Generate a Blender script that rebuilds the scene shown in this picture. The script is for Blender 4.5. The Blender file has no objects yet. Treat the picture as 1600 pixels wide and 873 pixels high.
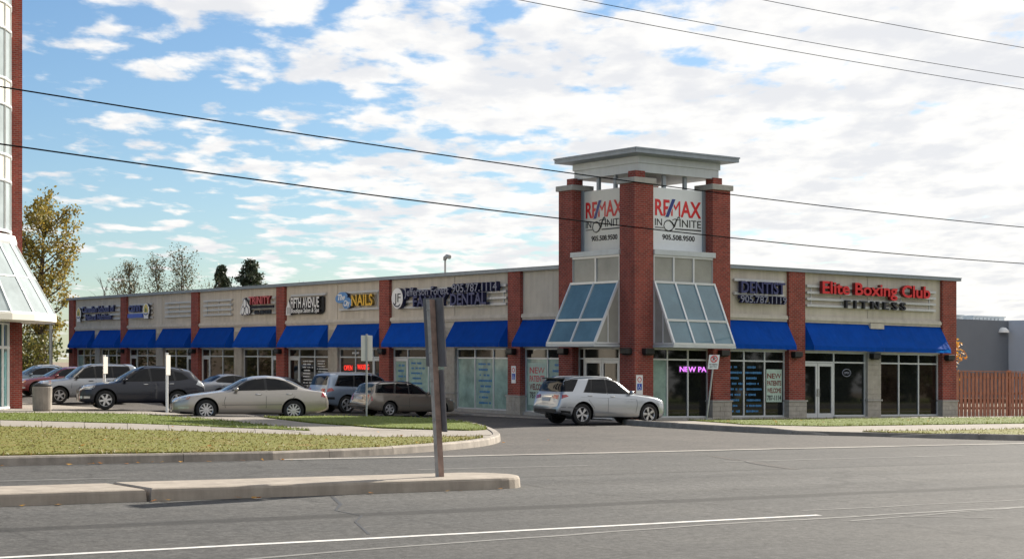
import bpy, bmesh, math, random
import numpy as np
from mathutils import Vector, Matrix, Euler
from mathutils.bvhtree import BVHTree
from mathutils.geometry import delaunay_2d_cdt

R = math.radians
SC = bpy.context.scene
COL = SC.collection

# ---------------------------------------------------------------- camera, sky, sun, exposure
# Site axes: x runs along the road (and the gym's front), y runs away from the road.
# All heights are sheared to match tilted image lines: down along the road (about 1.1 %) and up away from it (0.8 %).
def G(x, y):
    return -0.01103 * x + 0.0077 * y

cam_d = bpy.data.cameras.new('camera')
cam = bpy.data.objects.new('camera', cam_d)
COL.objects.link(cam)
cam.location = (0, 0, 2.0)
cam.rotation_euler = (R(90), 0, -math.atan2(0.5723, 0.82))
cam_d.sensor_width = 36.0
cam_d.lens = 61.25
cam_d.shift_y = 0.0847
cam_d.clip_start = 0.1
cam_d.clip_end = 4000
SC.camera = cam

SUN_EL = R(27)
SUN_DIR = Vector((0.970 * math.cos(SUN_EL), 0.245 * math.cos(SUN_EL), math.sin(SUN_EL)))   # towards the sun
sun_d = bpy.data.lights.new('sun', 'SUN')
sun_d.energy = 5.0
sun_d.angle = R(0.6)
sun_d.color = (1.0, 0.93, 0.82)
sun = bpy.data.objects.new('sun', sun_d)
COL.objects.link(sun)
sun.location = (60, 20, 60)
sun.rotation_euler = SUN_DIR.to_track_quat('Z', 'Y').to_euler()

W = bpy.data.worlds.new('World')
SC.world = W
W.use_nodes = True

def build_sky():
    nt = W.node_tree
    nt.nodes.clear()
    N, L = nt.nodes, nt.links
    def node(t, **kw):
        n = N.new(t)
        for k, v in kw.items():
            setattr(n, k, v)
        return n
    def math_(op, a, b=None, c=None, clamp=False):
        n = N.new('ShaderNodeMath'); n.operation = op; n.use_clamp = clamp
        for i, v in enumerate((a, b, c)):
            if v is None: continue
            if isinstance(v, (int, float)): n.inputs[i].default_value = v
            else: L.new(v, n.inputs[i])
        return n.outputs[0]
    out = node('ShaderNodeOutputWorld')
    bg = node('ShaderNodeBackground')
    bg.inputs['Strength'].default_value = 0.055
    sky = node('ShaderNodeTexSky', sky_type='NISHITA')
    sky.sun_disc = False
    sky.sun_elevation = SUN_EL
    sky.sun_rotation = math.atan2(SUN_DIR.x, SUN_DIR.y)
    sky.altitude = 200
    sky.air_density = 1.0
    sky.dust_density = 0.6
    sky.ozone_density = 1.6
    tc = node('ShaderNodeTexCoord')
    sep = node('ShaderNodeSeparateXYZ'); L.new(tc.outputs['Generated'], sep.inputs[0])
    # cloud sheet seen in perspective: direction projected on a flat layer
    zz = math_('ADD', math_('MAXIMUM', sep.outputs['Z'], 0.0), 0.075)
    # rotate to across-view / along-view axes so that streets of cloud lie across the view
    c, s = 0.82, 0.5723
    across = math_('SUBTRACT', math_('MULTIPLY', sep.outputs['X'], c), math_('MULTIPLY', sep.outputs['Y'], s))
    along = math_('ADD', math_('MULTIPLY', sep.outputs['X'], s), math_('MULTIPLY', sep.outputs['Y'], c))
    u = math_('DIVIDE', across, zz)
    v = math_('DIVIDE', along, zz)
    def vec(su, sv, w):
        cb = node('ShaderNodeCombineXYZ')
        L.new(math_('MULTIPLY', u, su), cb.inputs[0]); L.new(math_('MULTIPLY', v, sv), cb.inputs[1])
        cb.inputs[2].default_value = w
        return cb.outputs[0]
    def noise(vecout, scale, detail, rough, dist=0.0):
        n = node('ShaderNodeTexNoise')
        n.inputs['Scale'].default_value = scale; n.inputs['Detail'].default_value = detail
        n.inputs['Roughness'].default_value = rough; n.inputs['Distortion'].default_value = dist
        L.new(vecout, n.inputs['Vector'])
        return n.outputs[0]
    n_big = noise(vec(1, 0.8, 3.7), 1.3, 3, 0.5)
    n_mid = noise(vec(1, 0.62, 1.3), 6.2, 10, 0.54, 0.1)
    n_lump = noise(vec(1, 0.7, 9.2), 13.0, 6, 0.5, 0.0)
    n_shade = noise(vec(1, 0.6, 5.3), 5.0, 7, 0.55, 0.0)
    # cover thickens towards the sun's side of the sky
    grad = math_('MULTIPLY_ADD', across, 0.50, 0.035)
    grad = math_('MINIMUM', math_('MAXIMUM', grad, -0.10), 0.16)
    dens = math_('ADD', math_('MULTIPLY', n_mid, 0.75), math_('MULTIPLY', n_big, 0.40))
    dens = math_('ADD', dens, math_('MULTIPLY', n_lump, 0.14))
    dens = math_('ADD', dens, grad)
    ramp = node('ShaderNodeMapRange', interpolation_type='SMOOTHSTEP')
    L.new(dens, ramp.inputs[0])
    ramp.inputs[1].default_value = 0.575; ramp.inputs[2].default_value = 0.695
    mask = math_('MULTIPLY', ramp.outputs[0], 0.97)
    ccol = node('ShaderNodeMix', data_type='RGBA')
    thick = node('ShaderNodeMapRange', interpolation_type='SMOOTHSTEP')
    L.new(n_shade, thick.inputs[0])
    thick.inputs[1].default_value = 0.36; thick.inputs[2].default_value = 0.58
    L.new(thick.outputs[0], ccol.inputs['Factor'])
    ccol.inputs['A'].default_value = (7.2, 7.25, 7.45, 1)
    ccol.inputs['B'].default_value = (8.9, 8.75, 8.5, 1)
    hs = node('ShaderNodeHueSaturation'); hs.inputs['Saturation'].default_value = 1.12; hs.inputs['Value'].default_value = 1.0
    L.new(sky.outputs[0], hs.inputs['Color'])
    tint = node('ShaderNodeMix', data_type='RGBA', blend_type='MULTIPLY'); tint.inputs['Factor'].default_value = 1.0
    L.new(hs.outputs[0], tint.inputs['A']); tint.inputs['B'].default_value = (0.78, 0.895, 1.02, 1)
    mix = node('ShaderNodeMix', data_type='RGBA')
    L.new(mask, mix.inputs['Factor'])
    L.new(tint.outputs['Result'], mix.inputs['A'])
    L.new(ccol.outputs['Result'], mix.inputs['B'])
    L.new(mix.outputs['Result'], bg.inputs['Color'])
    L.new(bg.outputs[0], out.inputs[0])
build_sky()

SC.view_settings.view_transform = 'Standard'
SC.view_settings.look = 'None'
SC.view_settings.exposure = 1.1
SC.view_settings.gamma = 1.0
SC.cycles.max_bounces = 8
SC.cycles.transparent_max_bounces = 8

# ---------------------------------------------------------------- materials
MATS = {}
def newmat(name):
    m = bpy.data.materials.new(name); m.use_nodes = True
    return m, m.node_tree, m.node_tree.nodes['Principled BSDF']

def rgb(c): return (c[0], c[1], c[2], 1.0)

def plain(name, base, rough=0.6, metal=0.0, var=0.12, vscale=6.0, bump=0.0, bscale=60.0, coat=0.0, spec=0.5, emit=None, estr=0.0, rvar=0.0):
    if name in MATS: return MATS[name]
    m, nt, p = newmat(name)
    N, L = nt.nodes, nt.links
    p.inputs['Roughness'].default_value = rough
    p.inputs['Metallic'].default_value = metal
    p.inputs['Coat Weight'].default_value = coat
    p.inputs['Coat Roughness'].default_value = 0.04
    p.inputs['Specular IOR Level'].default_value = spec
    geo = N.new('ShaderNodeNewGeometry')
    if var > 0:
        n = N.new('ShaderNodeTexNoise'); n.inputs['Scale'].default_value = vscale; n.inputs['Detail'].default_value = 6
        n.inputs['Roughness'].default_value = 0.65
        L.new(geo.outputs['Position'], n.inputs['Vector'])
        r = N.new('ShaderNodeMapRange'); L.new(n.outputs[0], r.inputs[0])
        r.inputs[1].default_value = 0.25; r.inputs[2].default_value = 0.75
        r.inputs[3].default_value = 1 - var; r.inputs[4].default_value = 1 + var
        mx = N.new('ShaderNodeVectorMath'); mx.operation = 'SCALE'
        mx.inputs[0].default_value = base
        L.new(r.outputs[0], mx.inputs['Scale'])
        L.new(mx.outputs[0], p.inputs['Base Color'])
        if rvar:
            r2 = N.new('ShaderNodeMapRange'); L.new(n.outputs[0], r2.inputs[0])
            r2.inputs[1].default_value = 0.25; r2.inputs[2].default_value = 0.75
            r2.inputs[3].default_value = rough - rvar; r2.inputs[4].default_value = rough + rvar
            L.new(r2.outputs[0], p.inputs['Roughness'])
    else:
        p.inputs['Base Color'].default_value = rgb(base)
    if bump > 0:
        n2 = N.new('ShaderNodeTexNoise'); n2.inputs['Scale'].default_value = bscale; n2.inputs['Detail'].default_value = 4
        L.new(geo.outputs['Position'], n2.inputs['Vector'])
        b = N.new('ShaderNodeBump'); b.inputs['Strength'].default_value = bump; b.inputs['Distance'].default_value = 0.02
        L.new(n2.outputs[0], b.inputs['Height']); L.new(b.outputs[0], p.inputs['Normal'])
    if emit:
        p.inputs['Emission Color'].default_value = rgb(emit); p.inputs['Emission Strength'].default_value = estr
    MATS[name] = m
    return m

def streaky(name, amt):
    m = MATS[name]; nt = m.node_tree; N, L = nt.nodes, nt.links; p = N['Principled BSDF']
    src = p.inputs['Base Color'].links[0].from_socket
    geo = N.new('ShaderNodeNewGeometry'); mp = N.new('ShaderNodeMapping'); mp.inputs['Scale'].default_value = (2.2, 2.2, 0.12)
    L.new(geo.outputs['Position'], mp.inputs['Vector'])
    n = N.new('ShaderNodeTexNoise'); n.inputs['Scale'].default_value = 1.6; n.inputs['Detail'].default_value = 8; n.inputs['Roughness'].default_value = 0.7
    L.new(mp.outputs[0], n.inputs['Vector'])
    r = N.new('ShaderNodeMapRange'); L.new(n.outputs[0], r.inputs[0]); r.inputs[1].default_value = 0.3; r.inputs[2].default_value = 0.62
    r.inputs[3].default_value = 1 - amt; r.inputs[4].default_value = 1.0
    vm = N.new('ShaderNodeVectorMath'); vm.operation = 'SCALE'; L.new(src, vm.inputs[0]); L.new(r.outputs[0], vm.inputs['Scale'])
    L.new(vm.outputs[0], p.inputs['Base Color'])

def brick_mat(name, c1, c2, mortar, bw, bh, ms, bump=0.35, var=0.25):
    m, nt, p = newmat(name)
    N, L = nt.nodes, nt.links
    geo = N.new('ShaderNodeNewGeometry')
    sep = N.new('ShaderNodeSeparateXYZ'); L.new(geo.outputs['Position'], sep.inputs[0])
    def ma(op, a, b):
        n = N.new('ShaderNodeMath'); n.operation = op
        for i, v in enumerate((a, b)):
            if isinstance(v, (int, float)): n.inputs[i].default_value = v
            else: L.new(v, n.inputs[i])
        return n.outputs[0]
    u = ma('ADD', sep.outputs[0], sep.outputs[1])
    z = ma('ADD', sep.outputs[2], ma('ADD', ma('MULTIPLY', sep.outputs[0], 0.01103), ma('MULTIPLY', sep.outputs[1], -0.0077)))
    cb = N.new('ShaderNodeCombineXYZ'); L.new(u, cb.inputs[0]); L.new(z, cb.inputs[1])
    bt = N.new('ShaderNodeTexBrick')
    bt.inputs['Scale'].default_value = 1.0
    bt.inputs['Brick Width'].default_value = bw; bt.inputs['Row Height'].default_value = bh
    bt.inputs['Mortar Size'].default_value = ms; bt.inputs['Mortar Smooth'].default_value = 0.2
    bt.inputs['Bias'].default_value = 0.0
    bt.inputs['Color1'].default_value = rgb(c1); bt.inputs['Color2'].default_value = rgb(c2)
    bt.inputs['Mortar'].default_value = rgb(mortar)
    L.new(cb.outputs[0], bt.inputs['Vector'])
    n = N.new('ShaderNodeTexNoise'); n.inputs['Scale'].default_value = 1.7; n.inputs['Detail'].default_value = 7
    n.inputs['Roughness'].default_value = 0.7
    L.new(geo.outputs['Position'], n.inputs['Vector'])
    mr = N.new('ShaderNodeMapRange'); L.new(n.outputs[0], mr.inputs[0])
    mr.inputs[1].default_value = 0.25; mr.inputs[2].default_value = 0.75
    mr.inputs[3].default_value = 1 - var; mr.inputs[4].default_value = 1 + var
    vm = N.new('ShaderNodeVectorMath'); vm.operation = 'SCALE'
    L.new(bt.outputs['Color'], vm.inputs[0]); L.new(mr.outputs[0], vm.inputs['Scale'])
    L.new(vm.outputs[0], p.inputs['Base Color'])
    p.inputs['Roughness'].default_value = 0.85
    inv = ma('SUBTRACT', 1.0, bt.outputs['Fac'])
    b = N.new('ShaderNodeBump'); b.inputs['Strength'].default_value = bump; b.inputs['Distance'].default_value = 0.012
    L.new(inv, b.inputs['Height']); L.new(b.outputs[0], p.inputs['Normal'])
    MATS[name] = m
    return m

def asphalt_mat(name, base, warm, crack=True, bands=True):
    m, nt, p = newmat(name)
    N, L = nt.nodes, nt.links
    geo = N.new('ShaderNodeNewGeometry')
    def noise(scale, detail, rough, vec=None, dist=0.0):
        n = N.new('ShaderNodeTexNoise'); n.inputs['Scale'].default_value = scale
        n.inputs['Detail'].default_value = detail; n.inputs['Roughness'].default_value = rough
        n.inputs['Distortion'].default_value = dist
        L.new(vec or geo.outputs['Position'], n.inputs['Vector']); return n.outputs[0]
    def ma(op, a, b=None, c=None, clamp=False):
        n = N.new('ShaderNodeMath'); n.operation = op; n.use_clamp = clamp
        for i, v in enumerate((a, b, c)):
            if v is None: continue
            if isinstance(v, (int, float)): n.inputs[i].default_value = v
            else: L.new(v, n.inputs[i])
        return n.outputs[0]
    sep = N.new('ShaderNodeSeparateXYZ'); L.new(geo.outputs['Position'], sep.inputs[0])
    grit = noise(17, 5, 0.85)
    blot = noise(0.35, 5, 0.6)
    mp = N.new('ShaderNodeMapping'); mp.inputs['Scale'].default_value = (0.12, 1.6, 1)
    L.new(geo.outputs['Position'], mp.inputs['Vector'])
    streak = noise(0.8, 5, 0.65, mp.outputs[0])
    stone = noise(7, 8, 0.9)
    f = ma('MAXIMUM', ma('MULTIPLY_ADD', grit, 3.2, -0.60), 0.15)
    f = ma('MULTIPLY', f, ma('MAXIMUM', ma('MULTIPLY_ADD', stone, 4.2, -1.1), 0.2))
    f = ma('MULTIPLY', f, ma('MULTIPLY_ADD', blot, 0.6, 0.7))
    f = ma('MULTIPLY', f, ma('MULTIPLY_ADD', streak, 0.55, 0.72))
    if bands:
        # polished wheel tracks and the dark oil line of each lane
        wv = noise(0.5, 2, 0.5)
        yy = ma('ADD', sep.outputs[1], ma('MULTIPLY', wv, 0.35))
        for y0, wd, amt in ((20.15, 0.34, -0.55), (25.75, 0.14, -0.35), (30.4, 0.5, -0.10), (27.0, 0.5, 0.08), (14.8, 0.6, -0.08), (22.75, 0.9, 0.26), (25.3, 0.5, 0.2), (18.9, 0.5, 0.07)):
            d = ma('ABSOLUTE', ma('SUBTRACT', yy, y0 + 0.18))
            k = N.new('ShaderNodeMapRange'); k.interpolation_type = 'SMOOTHSTEP'
            L.new(d, k.inputs[0]); k.inputs[1].default_value = wd * 0.5; k.inputs[2].default_value = wd
            k.inputs[3].default_value = amt; k.inputs[4].default_value = 0.0
            f = ma('MULTIPLY', f, ma('ADD', k.outputs[0], 1.0))
    if crack:
        mp2 = N.new('ShaderNodeMapping'); mp2.inputs['Scale'].default_value = (0.55, 0.25, 1); mp2.inputs['Rotation'].default_value = (0, 0, 0.3)
        nv = N.new('ShaderNodeTexNoise'); nv.inputs['Scale'].default_value = 0.9; nv.inputs['Detail'].default_value = 5
        L.new(geo.outputs['Position'], nv.inputs['Vector'])
        av = N.new('ShaderNodeVectorMath'); av.operation = 'MULTIPLY_ADD'
        L.new(nv.outputs[1], av.inputs[0]); av.inputs[1].default_value = (1.6, 1.6, 0); L.new(geo.outputs['Position'], av.inputs[2])
        L.new(av.outputs[0], mp2.inputs['Vector'])
        vo = N.new('ShaderNodeTexVoronoi'); vo.feature = 'DISTANCE_TO_EDGE'; vo.inputs['Scale'].default_value = 0.32
        L.new(mp2.outputs[0], vo.inputs['Vector'])
        k = N.new('ShaderNodeMapRange'); L.new(vo.outputs['Distance'], k.inputs[0])
        k.inputs[1].default_value = 0.0; k.inputs[2].default_value = 0.009; k.inputs[3].default_value = 0.62; k.inputs[4].default_value = 1.0
        f = ma('MULTIPLY', f, k.outputs[0])
    vm = N.new('ShaderNodeVectorMath'); vm.operation = 'SCALE'
    mixc = N.new('ShaderNodeMix'); mixc.data_type = 'RGBA'
    L.new(blot, mixc.inputs['Factor']); mixc.inputs['A'].default_value = rgb(base); mixc.inputs['B'].default_value = rgb(warm)
    L.new(mixc.outputs['Result'], vm.inputs[0]); L.new(f, vm.inputs['Scale'])
    L.new(vm.outputs[0], p.inputs['Base Color'])
    p.inputs['Roughness'].default_value = 0.88
    p.inputs['Specular IOR Level'].default_value = 0.3
    b = N.new('ShaderNodeBump'); b.inputs['Strength'].default_value = 0.5; b.inputs['Distance'].default_value = 0.012
    L.new(grit, b.inputs['Height']); L.new(b.outputs[0], p.inputs['Normal'])
    MATS[name] = m
    return m

def grass_mat(name, g1, g2, dry, dry_amt):
    m, nt, p = newmat(name)
    N, L = nt.nodes, nt.links
    geo = N.new('ShaderNodeNewGeometry')
    def noise(scale, detail, rough):
        n = N.new('ShaderNodeTexNoise'); n.inputs['Scale'].default_value = scale
        n.inputs['Detail'].default_value = detail; n.inputs['Roughness'].default_value = rough
        L.new(geo.outputs['Position'], n.inputs['Vector']); return n.outputs[0]
    a = noise(1.1, 6, 0.7); b = noise(14, 4, 0.7)
    m1 = N.new('ShaderNodeMix'); m1.data_type = 'RGBA'
    L.new(b, m1.inputs['Factor']); m1.inputs['A'].default_value = rgb(g1); m1.inputs['B'].default_value = rgb(g2)
    r = N.new('ShaderNodeMapRange'); L.new(a, r.inputs[0])
    r.inputs[1].default_value = 0.62 - dry_amt; r.inputs[2].default_value = 0.82 - dry_amt
    m2 = N.new('ShaderNodeMix'); m2.data_type = 'RGBA'
    L.new(r.outputs[0], m2.inputs['Factor']); L.new(m1.outputs['Result'], m2.inputs['A']); m2.inputs['B'].default_value = rgb(dry)
    L.new(m2.outputs['Result'], p.inputs['Base Color'])
    p.inputs['Roughness'].default_value = 0.8
    p.inputs['Specular IOR Level'].default_value = 0.2
    bm = N.new('ShaderNodeBump'); bm.inputs['Strength'].default_value = 0.45; bm.inputs['Distance'].default_value = 0.04
    L.new(b, bm.inputs['Height']); L.new(bm.outputs[0], p.inputs['Normal'])
    MATS[name] = m
    return m

def leaf_mat(name, stops, trans=0.35):
    m, nt, p = newmat(name)
    N, L = nt.nodes, nt.links
    geo = N.new('ShaderNodeNewGeometry')
    cr = N.new('ShaderNodeValToRGB')
    el = cr.color_ramp.elements
    while len(el) > 1: el.remove(el[-1])
    el[0].position = stops[0][0]; el[0].color = rgb(stops[0][1])
    for pos, c in stops[1:]:
        e = el.new(pos); e.color = rgb(c)
    L.new(geo.outputs['Random Per Island'], cr.inputs[0])
    L.new(cr.outputs[0], p.inputs['Base Color'])
    p.inputs['Roughness'].default_value = 0.6
    tr = N.new('ShaderNodeBsdfTranslucent'); L.new(cr.outputs[0], tr.inputs[0])
    mx = N.new('ShaderNodeMixShader'); mx.inputs[0].default_value = trans
    L.new(p.outputs[0], mx.inputs[1]); L.new(tr.outputs[0], mx.inputs[2])
    L.new(mx.outputs[0], N['Material Output'].inputs[0])
    MATS[name] = m
    return m

def fabric_mat(name, base):
    m, nt, p = newmat(name)
    N, L = nt.nodes, nt.links
    geo = N.new('ShaderNodeNewGeometry')
    n = N.new('ShaderNodeTexNoise'); n.inputs['Scale'].default_value = 2.5; n.inputs['Detail'].default_value = 7; n.inputs['Roughness'].default_value = 0.7
    L.new(geo.outputs['Position'], n.inputs['Vector'])
    r = N.new('ShaderNodeMapRange'); L.new(n.outputs[0], r.inputs[0]); r.inputs[1].default_value = 0.25; r.inputs[2].default_value = 0.75
    r.inputs[3].default_value = 0.74; r.inputs[4].default_value = 1.2
    oi = N.new('ShaderNodeObjectInfo'); ro = N.new('ShaderNodeMapRange'); L.new(oi.outputs['Random'], ro.inputs[0]); ro.inputs[3].default_value = 0.84; ro.inputs[4].default_value = 1.14
    mu = N.new('ShaderNodeMath'); mu.operation = 'MULTIPLY'; L.new(r.outputs[0], mu.inputs[0]); L.new(ro.outputs[0], mu.inputs[1])
    vm = N.new('ShaderNodeVectorMath'); vm.operation = 'SCALE'; vm.inputs[0].default_value = base; L.new(mu.outputs[0], vm.inputs['Scale'])
    L.new(vm.outputs[0], p.inputs['Base Color'])
    p.inputs['Roughness'].default_value = 0.8
    p.inputs['Specular IOR Level'].default_value = 0.15
    wv = N.new('ShaderNodeTexNoise'); wv.inputs['Scale'].default_value = 1.0; wv.inputs['Detail'].default_value = 4
    mpw = N.new('ShaderNodeMapping'); mpw.inputs['Scale'].default_value = (5, 5, 0.8); L.new(geo.outputs['Position'], mpw.inputs['Vector']); L.new(mpw.outputs[0], wv.inputs['Vector'])
    bw = N.new('ShaderNodeBump'); bw.inputs['Strength'].default_value = 0.5; bw.inputs['Distance'].default_value = 0.06; L.new(wv.outputs[0], bw.inputs['Height']); L.new(bw.outputs[0], p.inputs['Normal'])
    tr = N.new('ShaderNodeBsdfTranslucent')
    tr.inputs[0].default_value = (0.03, 0.36, 0.95, 1)
    mx = N.new('ShaderNodeMixShader'); mx.inputs[0].default_value = 0.3
    L.new(p.outputs[0], mx.inputs[1]); L.new(tr.outputs[0], mx.inputs[2])
    L.new(mx.outputs[0], N['Material Output'].inputs[0])
    MATS[name] = m
    return m

def glass_mat(name, base, rough=0.03, spec=0.5, var=0.5, vscale=0.8):
    m = plain(name, base, rough=rough, var=var, vscale=vscale, spec=spec)
    m.node_tree.nodes['Principled BSDF'].inputs['IOR'].default_value = 1.52
    return m

brick_mat('brick', (0.31, 0.047, 0.029), (0.20, 0.026, 0.018), (0.27, 0.17, 0.14), 0.215, 0.077, 0.009)
plain('stucco', (0.56, 0.515, 0.445), 0.92, var=0.10, vscale=1.2, bump=0.12, bscale=120)
plain('stucco_trim', (0.57, 0.53, 0.47), 0.9, var=0.08, vscale=2)
plain('block', (0.40, 0.37, 0.32), 0.93, var=0.22, vscale=5, bump=0.35, bscale=70)
plain('cap_stone', (0.38, 0.37, 0.34), 0.85, var=0.12, vscale=4)
plain('concrete', (0.245, 0.218, 0.185), 0.92, var=0.22, vscale=1.4, bump=0.2, bscale=80)
plain('kerb_concrete', (0.30, 0.266, 0.228), 0.92, var=0.30, vscale=2.2, bump=0.3, bscale=60)
plain('metal_cap', (0.27, 0.31, 0.35), 0.45, 0.3, var=0.08, vscale=1.5)
plain('metal_panel', (0.50, 0.54, 0.56), 0.45, 0.2, var=0.06, vscale=1.2)
plain('aluminium', (0.62, 0.64, 0.65), 0.38, 0.35, var=0.06, vscale=3)
plain('white_frame', (0.78, 0.79, 0.78), 0.45, 0.0, var=0.05)
plain('raceway', (0.52, 0.53, 0.54), 0.45, 0.25, var=0.08)
plain('black_metal', (0.012, 0.012, 0.013), 0.45, var=0.2)
plain('dark_core', (0.02, 0.02, 0.022), 0.9, var=0.1)
plain('roof_membrane', (0.16, 0.155, 0.15), 0.95, var=0.2)
fabric_mat('awning_blue', (0.001, 0.066, 0.42))
glass_mat('glass_dark', (0.010, 0.0115, 0.011))
glass_mat('glass_warm', (0.020, 0.014, 0.011), vscale=1.5, var=0.8)
glass_mat('glass_frost', (0.27, 0.39, 0.345), rough=0.1, var=0.5, vscale=1.1)  # blotchy tone stands in for patches of reflected light
glass_mat('glass_canopy', (0.105, 0.185, 0.225), rough=0.05, spec=0.7, var=0.25)
glass_mat('glass_upper', (0.30, 0.30, 0.27), rough=0.15, var=0.2)
glass_mat('glass_teal', (0.03, 0.10, 0.105), rough=0.04, var=0.3)
plain('pale_stroke', (0.22, 0.23, 0.29), 0.4, var=0.35, vscale=30)
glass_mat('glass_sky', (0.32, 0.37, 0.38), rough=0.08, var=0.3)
plain('sign_white', (0.72, 0.76, 0.78), 0.45, var=0.03)
plain('sign_cream', (0.70, 0.67, 0.60), 0.5, var=0.04)
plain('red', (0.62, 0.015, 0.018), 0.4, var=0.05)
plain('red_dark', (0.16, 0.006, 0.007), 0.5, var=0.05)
plain('red_faded', (0.50, 0.10, 0.11), 0.5, var=0.2, vscale=20)
plain('blue_letter', (0.012, 0.03, 0.20), 0.4, var=0.1)
plain('blue_bright', (0.01, 0.07, 0.45), 0.4, var=0.1)
plain('blue_pale', (0.09, 0.24, 0.52), 0.4, var=0.15)
plain('leaf_ink', (0.10, 0.16, 0.06), 0.5, var=0.1)
plain('kerb_median', (0.315, 0.272, 0.224), 0.92, var=0.24, vscale=1.8, bump=0.25, bscale=70)
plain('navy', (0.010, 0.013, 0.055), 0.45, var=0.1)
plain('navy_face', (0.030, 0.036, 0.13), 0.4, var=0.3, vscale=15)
plain('charcoal', (0.02, 0.022, 0.032), 0.5, var=0.1)
plain('black_ink', (0.008, 0.008, 0.009), 0.5, var=0.0)
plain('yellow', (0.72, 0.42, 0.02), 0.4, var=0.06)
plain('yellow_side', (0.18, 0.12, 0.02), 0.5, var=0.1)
plain('yellow_soft', (0.65, 0.50, 0.12), 0.45, var=0.2, vscale=12)
plain('white_letter', (0.78, 0.78, 0.78), 0.4, var=0.03)
plain('neon', (0.3, 0.05, 0.3), 0.5, var=0, emit=(0.75, 0.22, 0.95), estr=0.7)
plain('neon_red', (0.3, 0.02, 0.02), 0.5, var=0, emit=(1.0, 0.05, 0.03), estr=0.5)
plain('poster_green', (0.42, 0.55, 0.48), 0.5, var=0.12, vscale=3)
plain('decal_blue', (0.03, 0.16, 0.36), 0.5, var=0.35, vscale=7)
plain('road_paint', (0.50, 0.49, 0.47), 0.75, var=0.28, vscale=5)
plain('road_paint_worn', (0.15, 0.147, 0.138), 0.85, var=0.35, vscale=4)
plain('tar', (0.018, 0.018, 0.019), 0.6, var=0.2)
plain('gutter', (0.30, 0.28, 0.25), 0.9, var=0.25, vscale=3)
plain('soil', (0.19, 0.14, 0.095), 0.95, var=0.3, vscale=6, bump=0.5, bscale=30)
asphalt_mat('asphalt', (0.051, 0.0515, 0.0515), (0.059, 0.056, 0.0515))
asphalt_mat('asphalt_lot', (0.059, 0.054, 0.0505), (0.071, 0.0625, 0.055), crack=False, bands=False)
grass_mat('grass', (0.085, 0.12, 0.013), (0.13, 0.158, 0.022), (0.175, 0.15, 0.04), 0.02)
grass_mat('grass_dry', (0.11, 0.125, 0.018), (0.18, 0.165, 0.032), (0.23, 0.15, 0.05), 0.09)
leaf_mat('blade_fresh', [(0, (0.11, 0.145, 0.02)), (0.6, (0.135, 0.16, 0.026)), (1, (0.17, 0.165, 0.04))], 0.3)
leaf_mat('blade_dry', [(0, (0.12, 0.125, 0.022)), (0.5, (0.15, 0.14, 0.03)), (0.85, (0.19, 0.15, 0.045)), (1, (0.22, 0.14, 0.05))], 0.3)
leaf_mat('leaf_autumn', [(0, (0.12, 0.115, 0.025)), (0.35, (0.24, 0.185, 0.035)), (0.7, (0.34, 0.235, 0.045)), (1, (0.18, 0.18, 0.045))], 0.4)
leaf_mat('leaf_olive', [(0, (0.05, 0.055, 0.022)), (0.5, (0.10, 0.095, 0.035)), (1, (0.16, 0.12, 0.05))], 0.3)
leaf_mat('leaf_green', [(0, (0.03, 0.05, 0.014)), (0.5, (0.06, 0.085, 0.022)), (1, (0.11, 0.12, 0.03))], 0.3)
leaf_mat('leaf_hedge', [(0, (0.06, 0.07, 0.018)), (0.5, (0.13, 0.13, 0.03)), (1, (0.23, 0.18, 0.045))], 0.35)
leaf_mat('leaf_orange', [(0, (0.38, 0.13, 0.02)), (0.5, (0.50, 0.22, 0.03)), (1, (0.60, 0.33, 0.05))], 0.4)
leaf_mat('needle', [(0, (0.02, 0.036, 0.02)), (0.6, (0.04, 0.062, 0.03)), (1, (0.075, 0.09, 0.04))], 0.15)
plain('bark', (0.075, 0.055, 0.04), 0.95, var=0.3, vscale=9, bump=0.4, bscale=25)
plain('cedar', (0.36, 0.145, 0.09), 0.8, var=0.32, vscale=5, bump=0.2, bscale=40)
plain('weathered_wood', (0.40, 0.365, 0.32), 0.9, var=0.28, vscale=7, bump=0.4, bscale=35)
plain('stained_wood', (0.24, 0.165, 0.135), 0.85, var=0.35, vscale=6, bump=0.3, bscale=35)
plain('sign_back', (0.15, 0.14, 0.14), 0.7, 0.1, var=0.2, vscale=5)
plain('galvanised', (0.36, 0.37, 0.36), 0.45, 0.5, var=0.15, vscale=9)
plain('dark_cladding', (0.135, 0.155, 0.185), 0.7, var=0.06, vscale=0.6)
plain('pale_cladding', (0.52, 0.56, 0.61), 0.7, var=0.05, vscale=0.6)
plain('cable', (0.008, 0.008, 0.009), 1.0, var=0.0, spec=0.0)
# vehicles
def paint(name, c, metal=0.55, rough=0.32):
    return plain(name, c, rough, metal, var=0.02, coat=1.0)
paint('paint_silver', (0.37, 0.395, 0.43), 0.7, 0.3)
paint('paint_champagne', (0.35, 0.32, 0.285))
paint('paint_gunmetal', (0.010, 0.013, 0.024), 0.3)
MATS['paint_gunmetal'].node_tree.nodes['Principled BSDF'].inputs['Coat Weight'].default_value = 0.35
paint('paint_pewter', (0.30, 0.32, 0.35))
paint('paint_gold', (0.245, 0.215, 0.18))
paint('paint_iceblue', (0.24, 0.30, 0.39))
paint('paint_red', (0.14, 0.010, 0.013), 0.3)
paint('paint_slate', (0.12, 0.16, 0.20))
paint('paint_white', (0.72, 0.72, 0.71), 0.0)
paint('paint_black', (0.012, 0.013, 0.015), 0.2)
paint('paint_grey', (0.20, 0.21, 0.22))
glass_mat('car_glass', (0.004, 0.005, 0.007), rough=0.02, spec=0.22, var=0.2)
glass_mat('car_screen', (0.035, 0.050, 0.055), rough=0.02, spec=0.5, var=0.3, vscale=2)
plain('tyre', (0.014, 0.014, 0.014), 0.85, var=0.15)
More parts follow.
